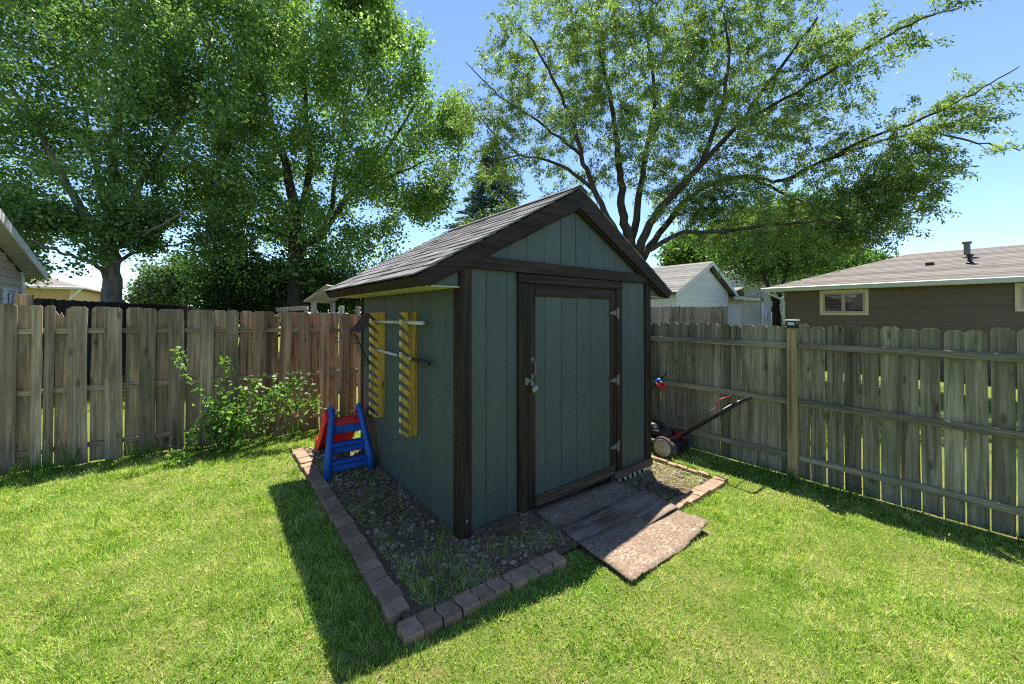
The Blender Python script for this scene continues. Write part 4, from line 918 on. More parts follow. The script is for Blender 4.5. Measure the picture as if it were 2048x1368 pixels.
# tan house
th_ = root('tan_house', 'tan stucco house with brown hip roof behind the beige house', 'house', 0, 0, world=(-20.9, 18), rot=ANG)
MB().box(-9, 0, 0, 7, -.1, 2.85).build('wall', 'tan_wall', th_)
MB().add([(-9.5, -.45, 2.9), (.45, -.45, 2.9), (.45, 7.4, 2.9), (-9.5, 7.4, 2.9), (-6, 3.4, 4.25), (-3.4, 3.4, 4.25), (-9.5, -.45, 2.86), (.45, -.45, 2.86), (.45, 7.4, 2.86), (-9.5, 7.4, 2.86)],
         [(0, 1, 5, 4), (1, 2, 5), (2, 3, 4, 5), (3, 0, 4), (6, 9, 8, 7), (0, 6, 7, 1), (1, 7, 8, 2), (2, 8, 9, 3), (3, 9, 6, 0)]).build('roof', 'shingle_tan', th_)
MB().box(-9.5, .5, -.55, -.452, 2.8, 2.92, .02).build('gutter', 'gutter_white', th_)
MB().tube([(.42, -.5, 2.8), (.3, -.4, 2.65), (.03, -.06, 2.45), (.03, -.06, 0)], .045, 6).build('downspout', 'gutter_white', th_)
window(th_, 'x', -2.4, -.9, 1.0, 2.15, -.01, -1, 'white', 2)
# dark fence
df = root('dark_fence', 'dark stained dog eared fence running away beside the beige house', 'fence', 0, 0, world=(-9.16, 7.3), rot=math.atan2(7.9, -3.45))
me = MB().prism([(-.068, 0), (.068, 0), (.068, 1.9), (.045, 1.95), (-.045, 1.95), (-.068, 1.9)], 0, .018, 'xz').mesh('fence_board', 'dark_fence')
for k in range(75): inst(me, 'fence_board', df, (k * .143, 0, 0), (0, random.uniform(-.004, .004), 0), (1, 1, 1 + random.uniform(-.006, .006)))
for z in (.35, 1.6): MB().box(0, 10.7, .02, .06, z, z + .09).build('rail', 'dark_fence', df)
MB().box(-.3, -.09, -.05, .1, 0, 2.02, .01).build('post', 'fence_grey', df)
# play set behind the left fence
ps = root('play_set', 'grey timber play set rising above the fence beside the shed eave', 'play set', 0, 0, world=(-4.42, 8.5), rot=.0)
for x, y in ((0, 0), (.62, 0), (0, .9), (.62, .9)): MB().box(x - .045, x + .045, y - .045, y + .045, 0, 2.02 if x == 0 else 1.92, .006).build('post', 'play_wood', ps)
MB().box(.05, .68, -.075, -.047, 1.66, 1.77, .005).build('rail', 'play_wood_x', ps)
MB().box(.05, .57, .855, .883, 1.5, 1.61, .005).build('rail', 'play_wood_x', ps)
MB().box(-.04, .66, -.04, .94, 1.1, 1.14).build('deck', 'play_wood_x', ps)
m = MB(); m.box(0, .62, -.2, 1.1, 0, .025, 0, Matrix.Translation((-.12, 0, 2.0)) @ Matrix.Rotation(R(-36), 4, 'Y')); m.build('roof_board', 'play_wood_x', ps)
MB().box(-.82, -.1, .1, .16, 1.84, 1.93, .006).build('beam', 'play_wood_x', ps, rot=(0, R(-3), 0))
for x in (-.62, -.17):
    m = MB(); m.box(-.03, .03, -.02, .02, -2.2, 0, .004, Matrix.Translation((x, .07, 1.87)) @ Matrix.Rotation(R(31), 4, 'Y')); m.build('brace', 'play_wood', ps)
m = MB(); m.box(-.03, .03, -.02, .02, -2.2, 0, .004, Matrix.Translation((-.8, .2, 1.87)) @ Matrix.Rotation(R(31), 4, 'Y')); m.build('brace', 'play_wood', ps)

# ------------------------------------------------------------------ trees
FP = 762.0
def at(u, v, d): return np.array([(u - 1024) / FP * d, d, CAM_H + (628 - v) / FP * d])
def bend(pts, n=4, wob=.03, r=random):
    """Catmull-Rom through the points"""
    P = [np.array(p, float) for p in pts]; P = [2 * P[0] - P[1]] + P + [2 * P[-1] - P[-2]]; out = []
    for i in range(1, len(P) - 2):
        for k in range(n):
            t = k / n; out.append(.5 * (2 * P[i] + (P[i + 1] - P[i - 1]) * t + (2 * P[i - 1] - 5 * P[i] + 4 * P[i + 1] - P[i + 2]) * t * t + (3 * P[i] - P[i - 1] + P[i + 2] - 3 * P[i + 1]) * t ** 3))
            if wob: out[-1] = out[-1] + np.array([r.gauss(0, wob) for _ in range(3)])
    out.append(P[-2]); return out
def tree(name, label, base, limbs, lobes, leaves, leaf, mat, bark, twig_every=1, style='poplar', clus=.38, seed=1, per=55, group=None, gap=.0):
    """limbs: list of (points, r0, r1); lobes: (centre, radii, weight)"""
    r = np.random.default_rng(seed); pr = random.Random(seed)
    rt = bpy.data.objects.new(name, None); col.objects.link(rt); rt.location = base; tag(rt, label, 'tree', group)
    wood_ = MB(); pts_all = []; rad_all = []
    for pts, r0, r1 in limbs:
        b = bend([np.array(p) - base for p in pts], 5, .02, pr); n = len(b)
        rr = [r0 + (r1 - r0) * (i / (n - 1)) ** .8 for i in range(n)]
        wood_.tube(b, rr, 9 if r0 > .1 else 6)
        pts_all += b; rad_all += rr
    pts_all = np.array(pts_all); rad_all = np.array(rad_all)
    ncl = leaves // per; wts = np.array([l[2] for l in lobes], float); wts /= wts.sum()
    cen = []
    for (c, rad, w), k in zip(lobes, r.multinomial(ncl, wts)):
        d = unit(r.normal(size=(k, 3))); rad_ = r.uniform(.12, 1, (k, 1)) ** (1 / 2.3)
        cen.append(np.array(c) - base + d * rad_ * np.array(rad))
    cen = np.concatenate(cen)
    if gap: cen = cen[noise2(cen[:, 0] + cen[:, 1] * .6, cen[:, 2] * 1.0, 2.2, seed) > gap - .9]
    cen = cen[cen[:, 2] > 1.2]
    # grow twigs outward: each clump hangs on the nearest limb or on a twig grown before it
    base_pts = pts_all[2:]; base_r = rad_all[2:]
    d0 = np.array([np.linalg.norm(base_pts - c, axis=1).min() for c in cen]); order = np.argsort(d0); cen = cen[order]
    nodes = np.zeros((len(base_pts) + len(cen) * 3, 3)); nrad = np.zeros(len(nodes)); nn = len(base_pts)
    nodes[:nn] = base_pts; nrad[:nn] = base_r; out = np.zeros_like(cen)
    for i, c in enumerate(cen):
        q = nodes[:nn]; dv = c - q; dd_ = np.linalg.norm(dv, axis=1) + np.maximum(0, q[:, 2] - c[2]) * .5 + r.uniform(0, .12, nn)
        j = int(dd_.argmin()); a = q[j].copy(); L = np.linalg.norm(c - a); out[i] = (c - a) / max(L, 1e-6); rp = nrad[j]
        r0 = min(.008 + .008 * L, rp * .75); m1 = a + (c - a) * .33 + r.normal(0, .05 * L, 3) + np.array([0, 0, .05 * L]); m2 = a + (c - a) * .68 + r.normal(0, .05 * L, 3) + np.array([0, 0, .04 * L])
        if L > .05 and L < 3.5: wood_.tube([a, m1, m2, c], [r0, r0 * .8, r0 * .6, max(.003, r0 * .4)], 4 if r0 > .012 else 3, False)
        nodes[nn] = m1; nodes[nn + 1] = m2; nodes[nn + 2] = c; nrad[nn] = r0 * .8; nrad[nn + 1] = r0 * .6; nrad[nn + 2] = max(.003, r0 * .4); nn += 3
    wood_.build('trunk', bark, rt, smooth=True)
    N = len(cen); k = per; n = N * k
    ci = np.repeat(np.arange(N), k); o = out[ci]
    if style == 'locust':       # feathery fronds strung along an arching spray
        sd = unit(o * np.array([1, 1, .35]) + r.normal(0, .35, (N, 3))[ci] * 1.0); u = r.uniform(-.2, 1.0, (n, 1))
        pos = cen[ci] + sd * u * clus * 1.7 + np.array([0, 0, -1]) * (u.clip(0) ** 2) * clus * .55 + r.normal(0, clus * .17, (n, 3))
        ax = sd * .7 + r.normal(0, .6, (n, 3)) + np.array([0, 0, -.45]); nr = r.normal(0, .6, (n, 3)) + np.array([0, 0, .8])
        L = r.uniform(.7, 1.3, n) * leaf; Wd = L * .33
    elif style == 'spruce':
        hv = np.array([0, 0, 1.]); ax = unit(o * np.array([1, 1, .1]) + r.normal(0, .5, (n, 3)))
        pos = cen[ci] + r.normal(0, 1, (n, 3)) * np.array([clus, clus, clus * .4]); nr = r.normal(0, .5, (n, 3)) + hv
        L = r.uniform(.6, 1.3, n) * leaf; Wd = L * .22
    else:
        g = r.normal(0, 1, (n, 3)); pos = cen[ci] + g * clus * np.array([1, 1, .85]) + o * .1
        ax = r.normal(0, 1, (n, 3)) + np.array([0, 0, -.55]); nr = r.normal(0, .8, (n, 3)) + sunv_np * .7
        L = r.uniform(.65, 1.25, n) * leaf; Wd = L * r.uniform(.7, .95, n)
    v, f = leaf_quads(pos, ax, nr, L, Wd, .08)
    np_obj('crown', np_mesh('crown', v, f, mat, 4), rt)
    return rt
sunv_np = np.array(sunv)
def lobe(u, v, ru, rv, d, rd, w=None):
    return (at(u, v, d), (ru * d / FP, rd, rv * d / FP), (ru * rv * d * d / FP / FP * rd) ** .8 if w is None else w)
# big cottonwood whose trunk stands behind the dark fence
d = 11.6
b1 = at(225, 0, d); b1[2] = 0
tree('cottonwood_tree', 'large cottonwood with thick grey trunk behind the dark fence', b1, [
    ([(b1[0], d, -.1), at(226, 600, d), at(224, 540, d), at(222, 495, d), at(220, 440, d), at(224, 330, d + .2), at(235, 200, d), at(250, 60, d)], .285, .07),
    ([at(221, 500, d), at(190, 455, d - .2), at(150, 400, d - .4), at(105, 320, d - .6), at(60, 240, d - .5), at(10, 160, d - .4)], .17, .04),
    ([at(222, 560, d), at(205, 540, d - .2), at(170, 520, d - .6), at(120, 505, d - .9), at(60, 480, d - 1.2)], .085, .025),
    ([at(226, 535, d), at(255, 510, d + .3), at(300, 497, d + .5), at(355, 487, d + .8), at(410, 478, d + 1)], .075, .02),
    ([at(224, 500, d), at(262, 478, d - .3), at(310, 455, d - .5), at(370, 420, d - .8)], .085, .025),
    ([at(222, 470, d), at(260, 400, d + .4), at(320, 300, d + .7), at(380, 180, d + .8), at(420, 60, d + .6)], .13, .03),
    ([at(222, 460, d), at(200, 380, d + .6), at(170, 250, d + .9), at(150, 100, d + .9)], .12, .03),
    ([at(221, 500, d), at(170, 488, d + .5), at(110, 450, d + 1.2), at(40, 430, d + 1.4)], .07, .02)],
    [lobe(230, 180, 230, 190, d, 3.0), lobe(60, 150, 190, 190, d, 2.6), lobe(330, 60, 200, 170, d, 2.8), lobe(400, 270, 150, 150, d, 2.4), lobe(110, 350, 190, 95, d, 2.2),
     lobe(-60, 330, 130, 160, d, 2.0), lobe(300, 390, 150, 75, d, 2.0), lobe(150, -60, 300, 130, d, 2.8), lobe(50, 440, 130, 55, d - .6, 1.3, 5), lobe(100, 505, 95, 32, d - .9, .9, 3), lobe(20, 530, 60, 22, d - 1, .6, 2), lobe(170, 440, 60, 40, d - .5, .9, 4), lobe(290, 465, 60, 30, d, .9, 3), lobe(390, 450, 80, 60, d + .6, 1.4, 4), lobe(340, 485, 60, 22, d + .6, .8, 1)],
    230000, .1, 'poplar', 'bark', 1, 'poplar', .175, 3, 50, gap=.92)
d = 14.5
b2 = at(592, 0, d); b2[2] = 0
tree('cottonwood_tree', 'tall cottonwood with forked dark trunk behind the play set', b2, [
    ([(b2[0], d, -.1), at(592, 540, d), at(590, 480, d), at(588, 425, d), at(576, 360, d), at(560, 300, d), at(530, 210, d), at(510, 100, d)], .36, .06),
    ([at(590, 450, d), at(605, 400, d + .3), at(618, 330, d + .4), at(610, 220, d + .4), at(600, 80, d + .4)], .2, .05),
    ([at(592, 500, d), at(640, 470, d + .8), at(690, 400, d + 1), at(740, 340, d + 1), at(790, 270, d + .8), at(840, 190, d + .8)], .17, .04),
    ([at(640, 470, d + .8), at(660, 420, d + 1.2), at(672, 330, d + 1.5), at(690, 210, d + 1.5), at(720, 100, d + 1.5)], .13, .03),
    ([at(700, 390, d + 1), at(760, 360, d + .4), at(830, 330, d + .2), at(890, 300, d + .2)], .07, .02),
    ([at(588, 440, d), at(540, 380, d - .5), at(480, 330, d - .8), at(420, 300, d - 1)], .1, .03),
    ([at(590, 480, d), at(520, 455, d - .6), at(460, 440, d - 1.0), at(400, 440, d - 1.2)], .08, .02)],
    [lobe(570, 180, 210, 200, d, 3.4), lobe(720, 210, 150, 170, d, 3), lobe(800, 330, 110, 110, d + .3, 2.2), lobe(640, 40, 160, 130, d, 3), lobe(480, 40, 160, 130, d, 3), lobe(700, 420, 140, 90, d + .5, 2.2),
     lobe(450, 330, 150, 130, d, 2.6), lobe(560, 430, 160, 100, d, 2.6), lobe(770, 480, 80, 60, d + .4, 1.5), lobe(500, 520, 150, 60, d, 2), lobe(660, 540, 100, 50, d, 1.8), lobe(870, 300, 60, 90, d, 1.5), lobe(820, 150, 45, 75, d, 1.2), lobe(700, -20, 40, 90, d, 1.0, 6), lobe(762, 60, 32, 85, d, .9, 5), lobe(838, 120, 22, 60, d, .7, 2.5), lobe(905, 260, 35, 80, d, .9, 4), lobe(860, 420, 50, 40, d + .3, .9, 3)],
    260000, .112, 'poplar_b', 'bark_dark', 1, 'poplar', .2, 5, 50, gap=.9)
# honey locust behind the shed
d = 11.5
b3 = at(1268, 0, d); b3[2] = 0
fwd = lambda u: -3.2 * float(smooth(1450, 1880, u))
L3 = lambda *p: [at(u, v, d + o + fwd(u)) for u, v, o in p]
lobe0 = lobe
def lobe(u, v, ru, rv, dd, rd, w=None):
    c, r_, w0 = lobe0(u, v, ru, rv, dd, rd, w); return lobe0(u, v, ru, rv, dd + fwd(u), rd, w0)
tree('honey_locust_tree', 'spreading honey locust with many dark limbs and feathery leaves behind the shed', b3, [
    ([(b3[0], d, -.1)] + L3((1268, 600, 0), (1266, 540, 0), (1258, 480, 0), (1246, 420, 0), (1240, 345, 0), (1232, 270, .1), (1215, 160, .2), (1190, 60, .2)), .24, .035),
    (L3((1262, 520, 0), (1225, 450, -.3), (1190, 380, -.5), (1165, 310, -.6), (1145, 240, -.8), (1105, 150, -1), (1060, 70, -1)), .115, .025),
    (L3((1262, 500, 0), (1278, 400, .5), (1295, 290, .8), (1310, 190, 1), (1300, 90, 1.2), (1280, 0, 1.2)), .13, .025),
    (L3((1266, 530, 0), (1300, 450, -.2), (1345, 390, -.4), (1405, 325, -.6), (1480, 245, -.8), (1560, 140, -1), (1640, 30, -1.2)), .15, .025),
    (L3((1268, 540, 0), (1310, 480, .4), (1370, 405, .6), (1430, 365, .8), (1500, 352, .8), (1560, 362, .7), (1640, 325, .6), (1740, 290, .5)), .125, .025),
    (L3((1268, 550, 0), (1310, 495, -.6), (1370, 465, -1), (1450, 462, -1.3), (1550, 450, -1.5), (1640, 440, -1.5)), .085, .02),
    (L3((1640, 325, .6), (1760, 270, .3), (1860, 230, .2), (1950, 185, .1), (2045, 130, 0)), .045, .012),
    (L3((1560, 362, .7), (1700, 300, .9), (1850, 265, 1), (1960, 285, 1), (2045, 300, 1)), .045, .012),
    (L3((1480, 245, -.8), (1600, 180, -.7), (1720, 105, -.5), (1830, 40, -.4), (1930, 10, -.4)), .05, .012),
    (L3((1405, 325, -.6), (1440, 230, -1), (1460, 120, -1.2), (1450, 20, -1.4)), .08, .02),
    (L3((1310, 260, .9), (1370, 160, 1.4), (1400, 60, 1.6)), .07, .02),
    (L3((1190, 380, -.5), (1120, 330, -.3), (1040, 310, 0), (960, 330, .2)), .06, .015),
    (L3((1165, 310, -.6), (1090, 250, -.2), (1000, 190, 0), (930, 120, .1)), .05, .012),
    (L3((1040, 310, 0), (975, 250, .3), (930, 180, .3)), .03, .01),
    (L3((1500, 352, .8), (1600, 400, 1.2), (1700, 430, 1.4), (1800, 430, 1.5)), .05, .012),
    (L3((1640, 440, -1.5), (1720, 460, -1.5), (1790, 480, -1.5)), .025, .01)],
    [lobe(1130, 110, 170, 150, d, 2.4), lobe(1300, 110, 200, 170, d, 2.6), lobe(1180, 290, 190, 110, d, 2.2), lobe(960, 330, 85, 125, d + .2, .9, 1.9), lobe(930, 190, 45, 75, d + .2, .5, .45), lobe(1010, 200, 70, 150, d, 1.0, 1.6),
     lobe(1480, 130, 190, 150, d, 2.4), lobe(1390, 290, 170, 110, d, 2.2), lobe(1560, 300, 160, 90, d + .3, 1.7), lobe(1640, 170, 110, 70, d - .5, 1.1), lobe(1720, 310, 130, 60, d + .4, 1.1), lobe(1860, 235, 120, 34, d + .2, .6, 1.2),
     lobe(1960, 290, 70, 22, d + .9, .4, .16), lobe(1990, 160, 60, 28, d, .4, .25), lobe(1740, 85, 130, 38, d - .5, .7, 1.2), lobe(1880, 20, 60, 18, d - .4, .35, .14), lobe(1660, 430, 140, 65, d + .6, 1.3, 3.0), lobe(1790, 390, 80, 75, d + 1, .8, 1.5),
     lobe(1440, 440, 140, 50, d - .5, 1.2), lobe(1560, 480, 120, 40, d - 1.2, .8), lobe(1360, 30, 300, 80, d, 2), lobe(1500, 415, 170, 55, d, 1.2, 3), lobe(1740, 420, 110, 65, d + .6, .9, 2.6), lobe(1400, 390, 120, 60, d, 1.2, 2.4), lobe(1620, 480, 130, 35, d - .5, .8, 1.6), lobe(1820, 330, 70, 50, d + .5, .7, 1.2)],
    340000, .092, 'locust', 'bark_dark', 1, 'locust', .29, 9, 86, gap=.74)
lobe = lobe0
# Y-forked tree between the neighbour houses
d = 17.5
b4 = at(1552, 0, d); b4[2] = -.12
tree('forked_tree', 'leafy tree with a Y shaped trunk between the white and brown houses', b4, [
    ([(b4[0], d, -.2), at(1552, 650, d), at(1552, 612, d)], .19, .16),
    ([at(1552, 615, d), at(1546, 595, d), at(1536, 575, d), at(1520, 520, d), at(1500, 440, d)], .12, .05),
    ([at(1552, 615, d), at(1558, 597, d), at(1563, 575, d), at(1580, 520, d), at(1610, 440, d)], .12, .05)],
    [lobe(1560, 470, 110, 75, d, 2.2), lobe(1640, 460, 80, 60, d, 1.8), lobe(1490, 480, 70, 60, d, 1.6), lobe(1600, 520, 90, 35, d + 1, 1.2), lobe(1520, 540, 55, 22, d + 1, 1.2)],
    26000, .13, 'mid_leaf', 'bark_dark', 2, 'poplar', .4, 12, 50)
for i, (u, v, ru, rv, dd, lab, mt) in enumerate((
        (1395, 500, 60, 40, 24, 'small bright tree behind the white house roof', 'mid_leaf'), (1715, 528, 70, 24, 34, 'distant rounded tree top over the brown roof hip', 'mid_leaf'), (1640, 500, 70, 45, 27, 'dense tree standing behind the forked tree', 'mid_leaf'),
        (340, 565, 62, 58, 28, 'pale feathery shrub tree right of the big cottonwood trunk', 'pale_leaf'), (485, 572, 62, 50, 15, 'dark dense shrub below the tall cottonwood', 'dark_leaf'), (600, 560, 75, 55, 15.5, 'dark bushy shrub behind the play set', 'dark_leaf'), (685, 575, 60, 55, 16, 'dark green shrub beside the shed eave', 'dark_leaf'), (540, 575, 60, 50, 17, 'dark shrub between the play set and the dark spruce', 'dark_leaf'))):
    b = at(u, 0, dd); b[2] = float(gz(b[0], b[1]))
    tree('tree' if rv < 48 or 'tree' in lab else 'tall_shrub', lab, b, [([(b[0], dd, -.1), at(u, 620, dd), at(u + 4, v, dd), at(u - 5, v - rv * .5, dd)], .12, .03), ([at(u, 615, dd), at(u - ru * .5, v, dd)], .06, .02), ([at(u, 612, dd), at(u + ru * .5, v, dd + .4)], .06, .02)],
         [lobe(u, v, ru, rv, dd, 1.5), lobe(u - ru * .4, v + rv * .4, ru * .7, rv * .6, dd, 1.2), lobe(u + ru * .4, v + rv * .3, ru * .6, rv * .6, dd, 1.2)], 11000 if dd > 20 else 12000, .11 if dd < 20 else .22, mt, 'bark_dark', 3, 'poplar', .3, 30 + i, 45)
# spruces
def spruce(name, label, base, H, Rad, mat, n, seed, leaf=.12):
    r = np.random.default_rng(seed); rt = bpy.data.objects.new(name, None); col.objects.link(rt); rt.location = base; tag(rt, label, 'tree')
    m = MB(); m.tube([(0, 0, -.1), (0, 0, H * .5), (0, 0, H * .98)], [.16, .09, .015], 8); P = []; A = []
    levels = int(H / .28)
    for l in range(levels):
        z = .9 + (H - 1.0) * l / levels; rad = Rad * (1 - (z - .9) / (H - .85)) ** .85 * r.uniform(.85, 1.08); nb = 9 if rad > .6 else 6
        for k in range(nb):
            a = 2 * math.pi * (k + r.uniform(-.3, .3)) / nb + l * .7; rr = rad * r.uniform(.75, 1.1)
            tip = np.array([math.cos(a) * rr, math.sin(a) * rr, z - .12 * rr + .05]); m.tube([(0, 0, z), tip * np.array([.5, .5, 1]) + np.array([0, 0, .02]), tip], [.02, .012, .004], 4, False)
            q = max(14, int(n * rr / (levels * nb * Rad * .5))); u = r.uniform(.12, 1, (q, 1)) ** .7
            base_p = np.array([0, 0, z]) * (1 - u) + tip * u; sidew = (1.05 - u) * .34 * rr + .05
            sdv = np.array([-math.sin(a), math.cos(a), 0]); sgn = r.uniform(-1, 1, (q, 1))
            P.append(base_p + sdv * sgn * sidew + r.normal(0, .025, (q, 3)) + np.array([0, 0, -.05]) * np.abs(sgn))
            A.append(np.array([math.cos(a), math.sin(a), -.1]) + sdv * sgn * .9 + r.normal(0, .35, (q, 3)))
    P = np.concatenate(P); A = np.concatenate(A); k = len(P)
    m.build('trunk', 'bark_dark', rt)
    v, f = leaf_quads(P, A, r.normal(0, .6, (k, 3)) + np.array([0, 0, .7]), r.uniform(.6, 1.3, k) * leaf, r.uniform(.6, 1.3, k) * leaf * .3, .1)
    np_obj('crown', np_mesh('crown', v, f, mat, 4), rt); return rt
p = at(985, 0, 15); spruce('blue_spruce_tree', 'blue green spruce showing above the shed roof', (p[0], 15, -.1), 8.6, 3.4, 'spruce_blue', 40000, 5, .2)
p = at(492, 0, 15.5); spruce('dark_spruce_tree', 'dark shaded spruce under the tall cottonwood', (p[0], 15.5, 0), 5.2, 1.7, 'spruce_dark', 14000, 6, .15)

# ------------------------------------------------------------------ leafy shrub growing at the left fence
sp_r = np.random.default_rng(21)
p = W(-1.28, 3.66); shr = bpy.data.objects.new('wild_shrub', None); col.objects.link(shr); shr.location = (p[0], p[1], float(gz(p[0], p[1])))
shr.rotation_euler = (0, 0, ANG); tag(shr, 'leafy wild shrub with long shoots growing against the grey fence', 'shrub')
stm = MB(); LP = []; LA = []
shoots = [([(0, 0, 0), (-.06, -.1, .35), (-.2, -.2, .75), (-.38, -.26, 1.12), (-.43, -.28, 1.3)], 60), ([(0, 0, 0), (.0, -.12, .4), (-.02, -.22, .75), (.03, -.26, 1.05), (.02, -.28, 1.12)], 60),
          ([(.05, 0, 0), (.2, -.2, .35), (.42, -.35, .6), (.66, -.45, .78), (.86, -.5, .84)], 90), ([(.05, 0, 0), (.25, -.2, .3), (.5, -.38, .55), (.7, -.45, .92)], 80), ([(.05, 0, 0), (.3, -.16, .25), (.6, -.4, .45), (.85, -.55, .55), (1.0, -.6, .52)], 90),
          ([(0, 0, 0), (.12, -.2, .4), (.25, -.32, .75), (.33, -.4, .9)], 70), ([(0, 0, 0), (-.12, -.12, .25), (-.2, -.25, .35), (-.3, -.35, .3)], 60), ([(-.05, -.05, 0), (-.25, -.22, .12), (-.42, -.4, .16), (-.3, -.55, .1)], 70), ([(0, 0, 0), (-.03, -.2, .3), (.08, -.34, .55)], 80), ([(0, 0, 0), (.15, -.25, .3), (.2, -.38, .5)], 80), ([(0, 0, 0), (-.1, -.15, .45), (-.13, -.26, .68)], 70)]
for pts, n in shoots:
    b = bend(pts, 5, .012); stm.tube(b, [.008 - .006 * i / (len(b) - 1) for i in range(len(b))], 5); b = np.array(b)
    for k in range(n):
        u = (.2 + .8 * sp_r.random() ** .7) * (len(b) - 1.001); i = int(u); q = b[i] * (1 - u + i) + b[i + 1] * (u - i)
        LP.append(q + sp_r.normal(0, .035, 3)); LA.append(sp_r.normal(0, .8, 3) + np.array([0, -.3, -.1]))
for k in range(560):      # the dense heart of the plant
    q = np.array([.08, -.22, .36]) + sp_r.normal(0, 1, 3) * np.array([.15, .1, .19]); LP.append(q); LA.append(sp_r.normal(0, .8, 3) + np.array([0, -.3, -.2]))
for k in range(320):
    q = np.array([.57, -.44, .62]) + sp_r.normal(0, 1, 3) * np.array([.2, .09, .14]); LP.append(q); LA.append(sp_r.normal(0, .8, 3) + np.array([0, -.3, -.2]))
stm.build('stem', 'bark_dark', shr)
LP = np.array(LP); LA = np.array(LA); n = len(LP); L = sp_r.uniform(.035, .078, n)
v, f = leaf_quads(LP, LA, sp_r.normal(0, .5, (n, 3)) + np.array([0, -.2, 1]), L, L * .62, .12)
np_obj('foliage', np_mesh('foliage', v, f, 'weed', 4), shr)

# ------------------------------------------------------------------ grass, clover, weeds, gravel
def in_rect(t, s, a): return (t > a[0]) & (t < a[1]) & (s > a[2]) & (s < a[3])
def scatter(n, x0, x1, y0, y1, dens):
    x = rng.uniform(x0, x1, n); y = rng.uniform(y0, y1, n); keep = rng.random(n) < dens(x, y); return x[keep], y[keep]
def lawn_mask(x, y):
    t, s = to_ts(x, y)
    return (t < 3.53) & (s < 3.80) & (np.abs(x) < 1.45 * y + 1.6) & ~in_rect(t, s, (-.66, 2.84, -.58, 2.9)) & ~in_rect(t, s, (.60, 1.76, -1.02, 0))
def blades(x, y, h, wd, mat, name, label, lean=.55, zoff=0., zfun=None, lv=None):
    n = len(x); a = rng.uniform(0, 2 * np.pi, n); ln = np.abs(rng.normal(0, lean, n)); la = rng.uniform(0, 2 * np.pi, n)
    z = (gz(x, y) if zfun is None else zfun(x, y)) + zoff
    c = np.stack([x, y, z - .004], 1); dx = np.stack([np.cos(a), np.sin(a), 0 * a], 1) * (wd / 2)[:, None]
    up = unit(np.stack([np.cos(la) * ln, np.sin(la) * ln, np.ones(n)], 1) if lv is None else np.stack([lv[:, 0], lv[:, 1], np.ones(n)], 1)); tip = c + up * h[:, None]
    v = np.stack([c - dx, c + dx, tip], 1).reshape(-1, 3)
    o = np_obj(name, np_mesh(name, v, np.arange(3 * n).reshape(-1, 3), mat, 3)); tag(o, label, 'grass', None, 'stuff'); return o
def dens(x, y):
    patch = .7 + .3 * np.clip(noise2(x, y, 2.3, 4) * 1.4 + .5, 0, 1)
    bare = np.clip(1.25 - 1.6 * np.clip(noise2(x, y, 3.1, 9) - .35, 0, 1), .15, 1)
    return np.clip(1.5 * (2.2 / np.maximum(y, 1.2)) ** 1.15, .22, 1) * patch * bare * lawn_mask(x, y)
cx_, cy_ = scatter(420000, -9.5, 6.5, .7, 8.6, dens); nc = len(cx_); K = 9
cid = np.repeat(np.arange(nc), K); n = nc * K
ang_ = rng.uniform(0, 6.283, n); rad_ = np.abs(rng.normal(0, .018, n)) * np.clip(cy_[cid] / 2.4, 1, 2.2)
x = cx_[cid] + np.cos(ang_) * rad_; y = cy_[cid] + np.sin(ang_) * rad_; ok = lawn_mask(x, y); x, y, cid, ang_ = x[ok], y[ok], cid[ok], ang_[ok]; n = len(x)
hh = rng.gamma(6, .16, nc)[cid] * rng.uniform(.018, .043, n) * (.75 + .5 * np.clip(noise2(x, y, 1.9, 14) + .4, 0, 1.2))
cl = rng.uniform(0, 6.283, nc)[cid]; lean_v = np.stack([np.cos(cl) * .55 + np.cos(ang_) * .5 + rng.normal(0, .4, n), np.sin(cl) * .55 + np.sin(ang_) * .5 + rng.normal(0, .4, n)], 1)
blades(x, y, hh, rng.uniform(.0034, .0066, n) * np.clip(y / 2.6, 1, 2.0), 'grass', 'lawn_grass', 'mown green and straw coloured grass blades covering the lawn', .9, lv=lean_v)
# longer tufts along fences, bed and posts
def tuft_d(x, y):
    t, s = to_ts(x, y); a = np.exp(-np.abs(s - 3.72) / .10) * (t < 3.3) * (t > -7) + np.exp(-np.abs(t - 3.47) / .07) * (s < 3.7) * .5
    b = (np.exp(-np.abs(t + .70) / .05) * (s > -.55) * (s < 2.9) + np.exp(-np.abs(s + .68) / .05) * (t > -.7) * (t < .6)) * .4
    return np.clip((a + b) * (.15 + .85 * np.clip(noise2(x, y, 5, 3) * 1.6, 0, 1)), 0, 1) * (np.abs(x) < 1.45 * y + 1.6)
x, y = scatter(260000, -9, 6.5, .7, 9.0, tuft_d); n0 = len(x); hs = rng.uniform(.05, .14, n0)
tc_t = np.concatenate([rng.uniform(-5.5, .2, 44), np.full(16, 3.44) - np.abs(rng.normal(0, .03, 16))]); tc_s = np.concatenate([3.78 - np.abs(rng.normal(0, .05, 44)), rng.uniform(-3.2, 1.5, 16)])
tc_h = np.concatenate([rng.uniform(.12, .38, 44), rng.uniform(.07, .16, 16)]); ti = np.repeat(np.arange(60), 38)
tt = tc_t[ti] + rng.normal(0, .045, len(ti)); ss = np.minimum(tc_s[ti] + rng.normal(0, .025, len(ti)), 3.80)
pp = C0[None] + tt[:, None] * Fv + ss[:, None] * Sv
x = np.concatenate([x, pp[:, 0]]); y = np.concatenate([y, pp[:, 1]]); hs = np.concatenate([hs, tc_h[ti] * rng.uniform(.4, 1.1, len(ti))]); n = len(x)
blades(x, y, hs, rng.uniform(.005, .011, n), 'weed', 'tall_grass', 'taller uncut grass tufts along the fence foot', .42)
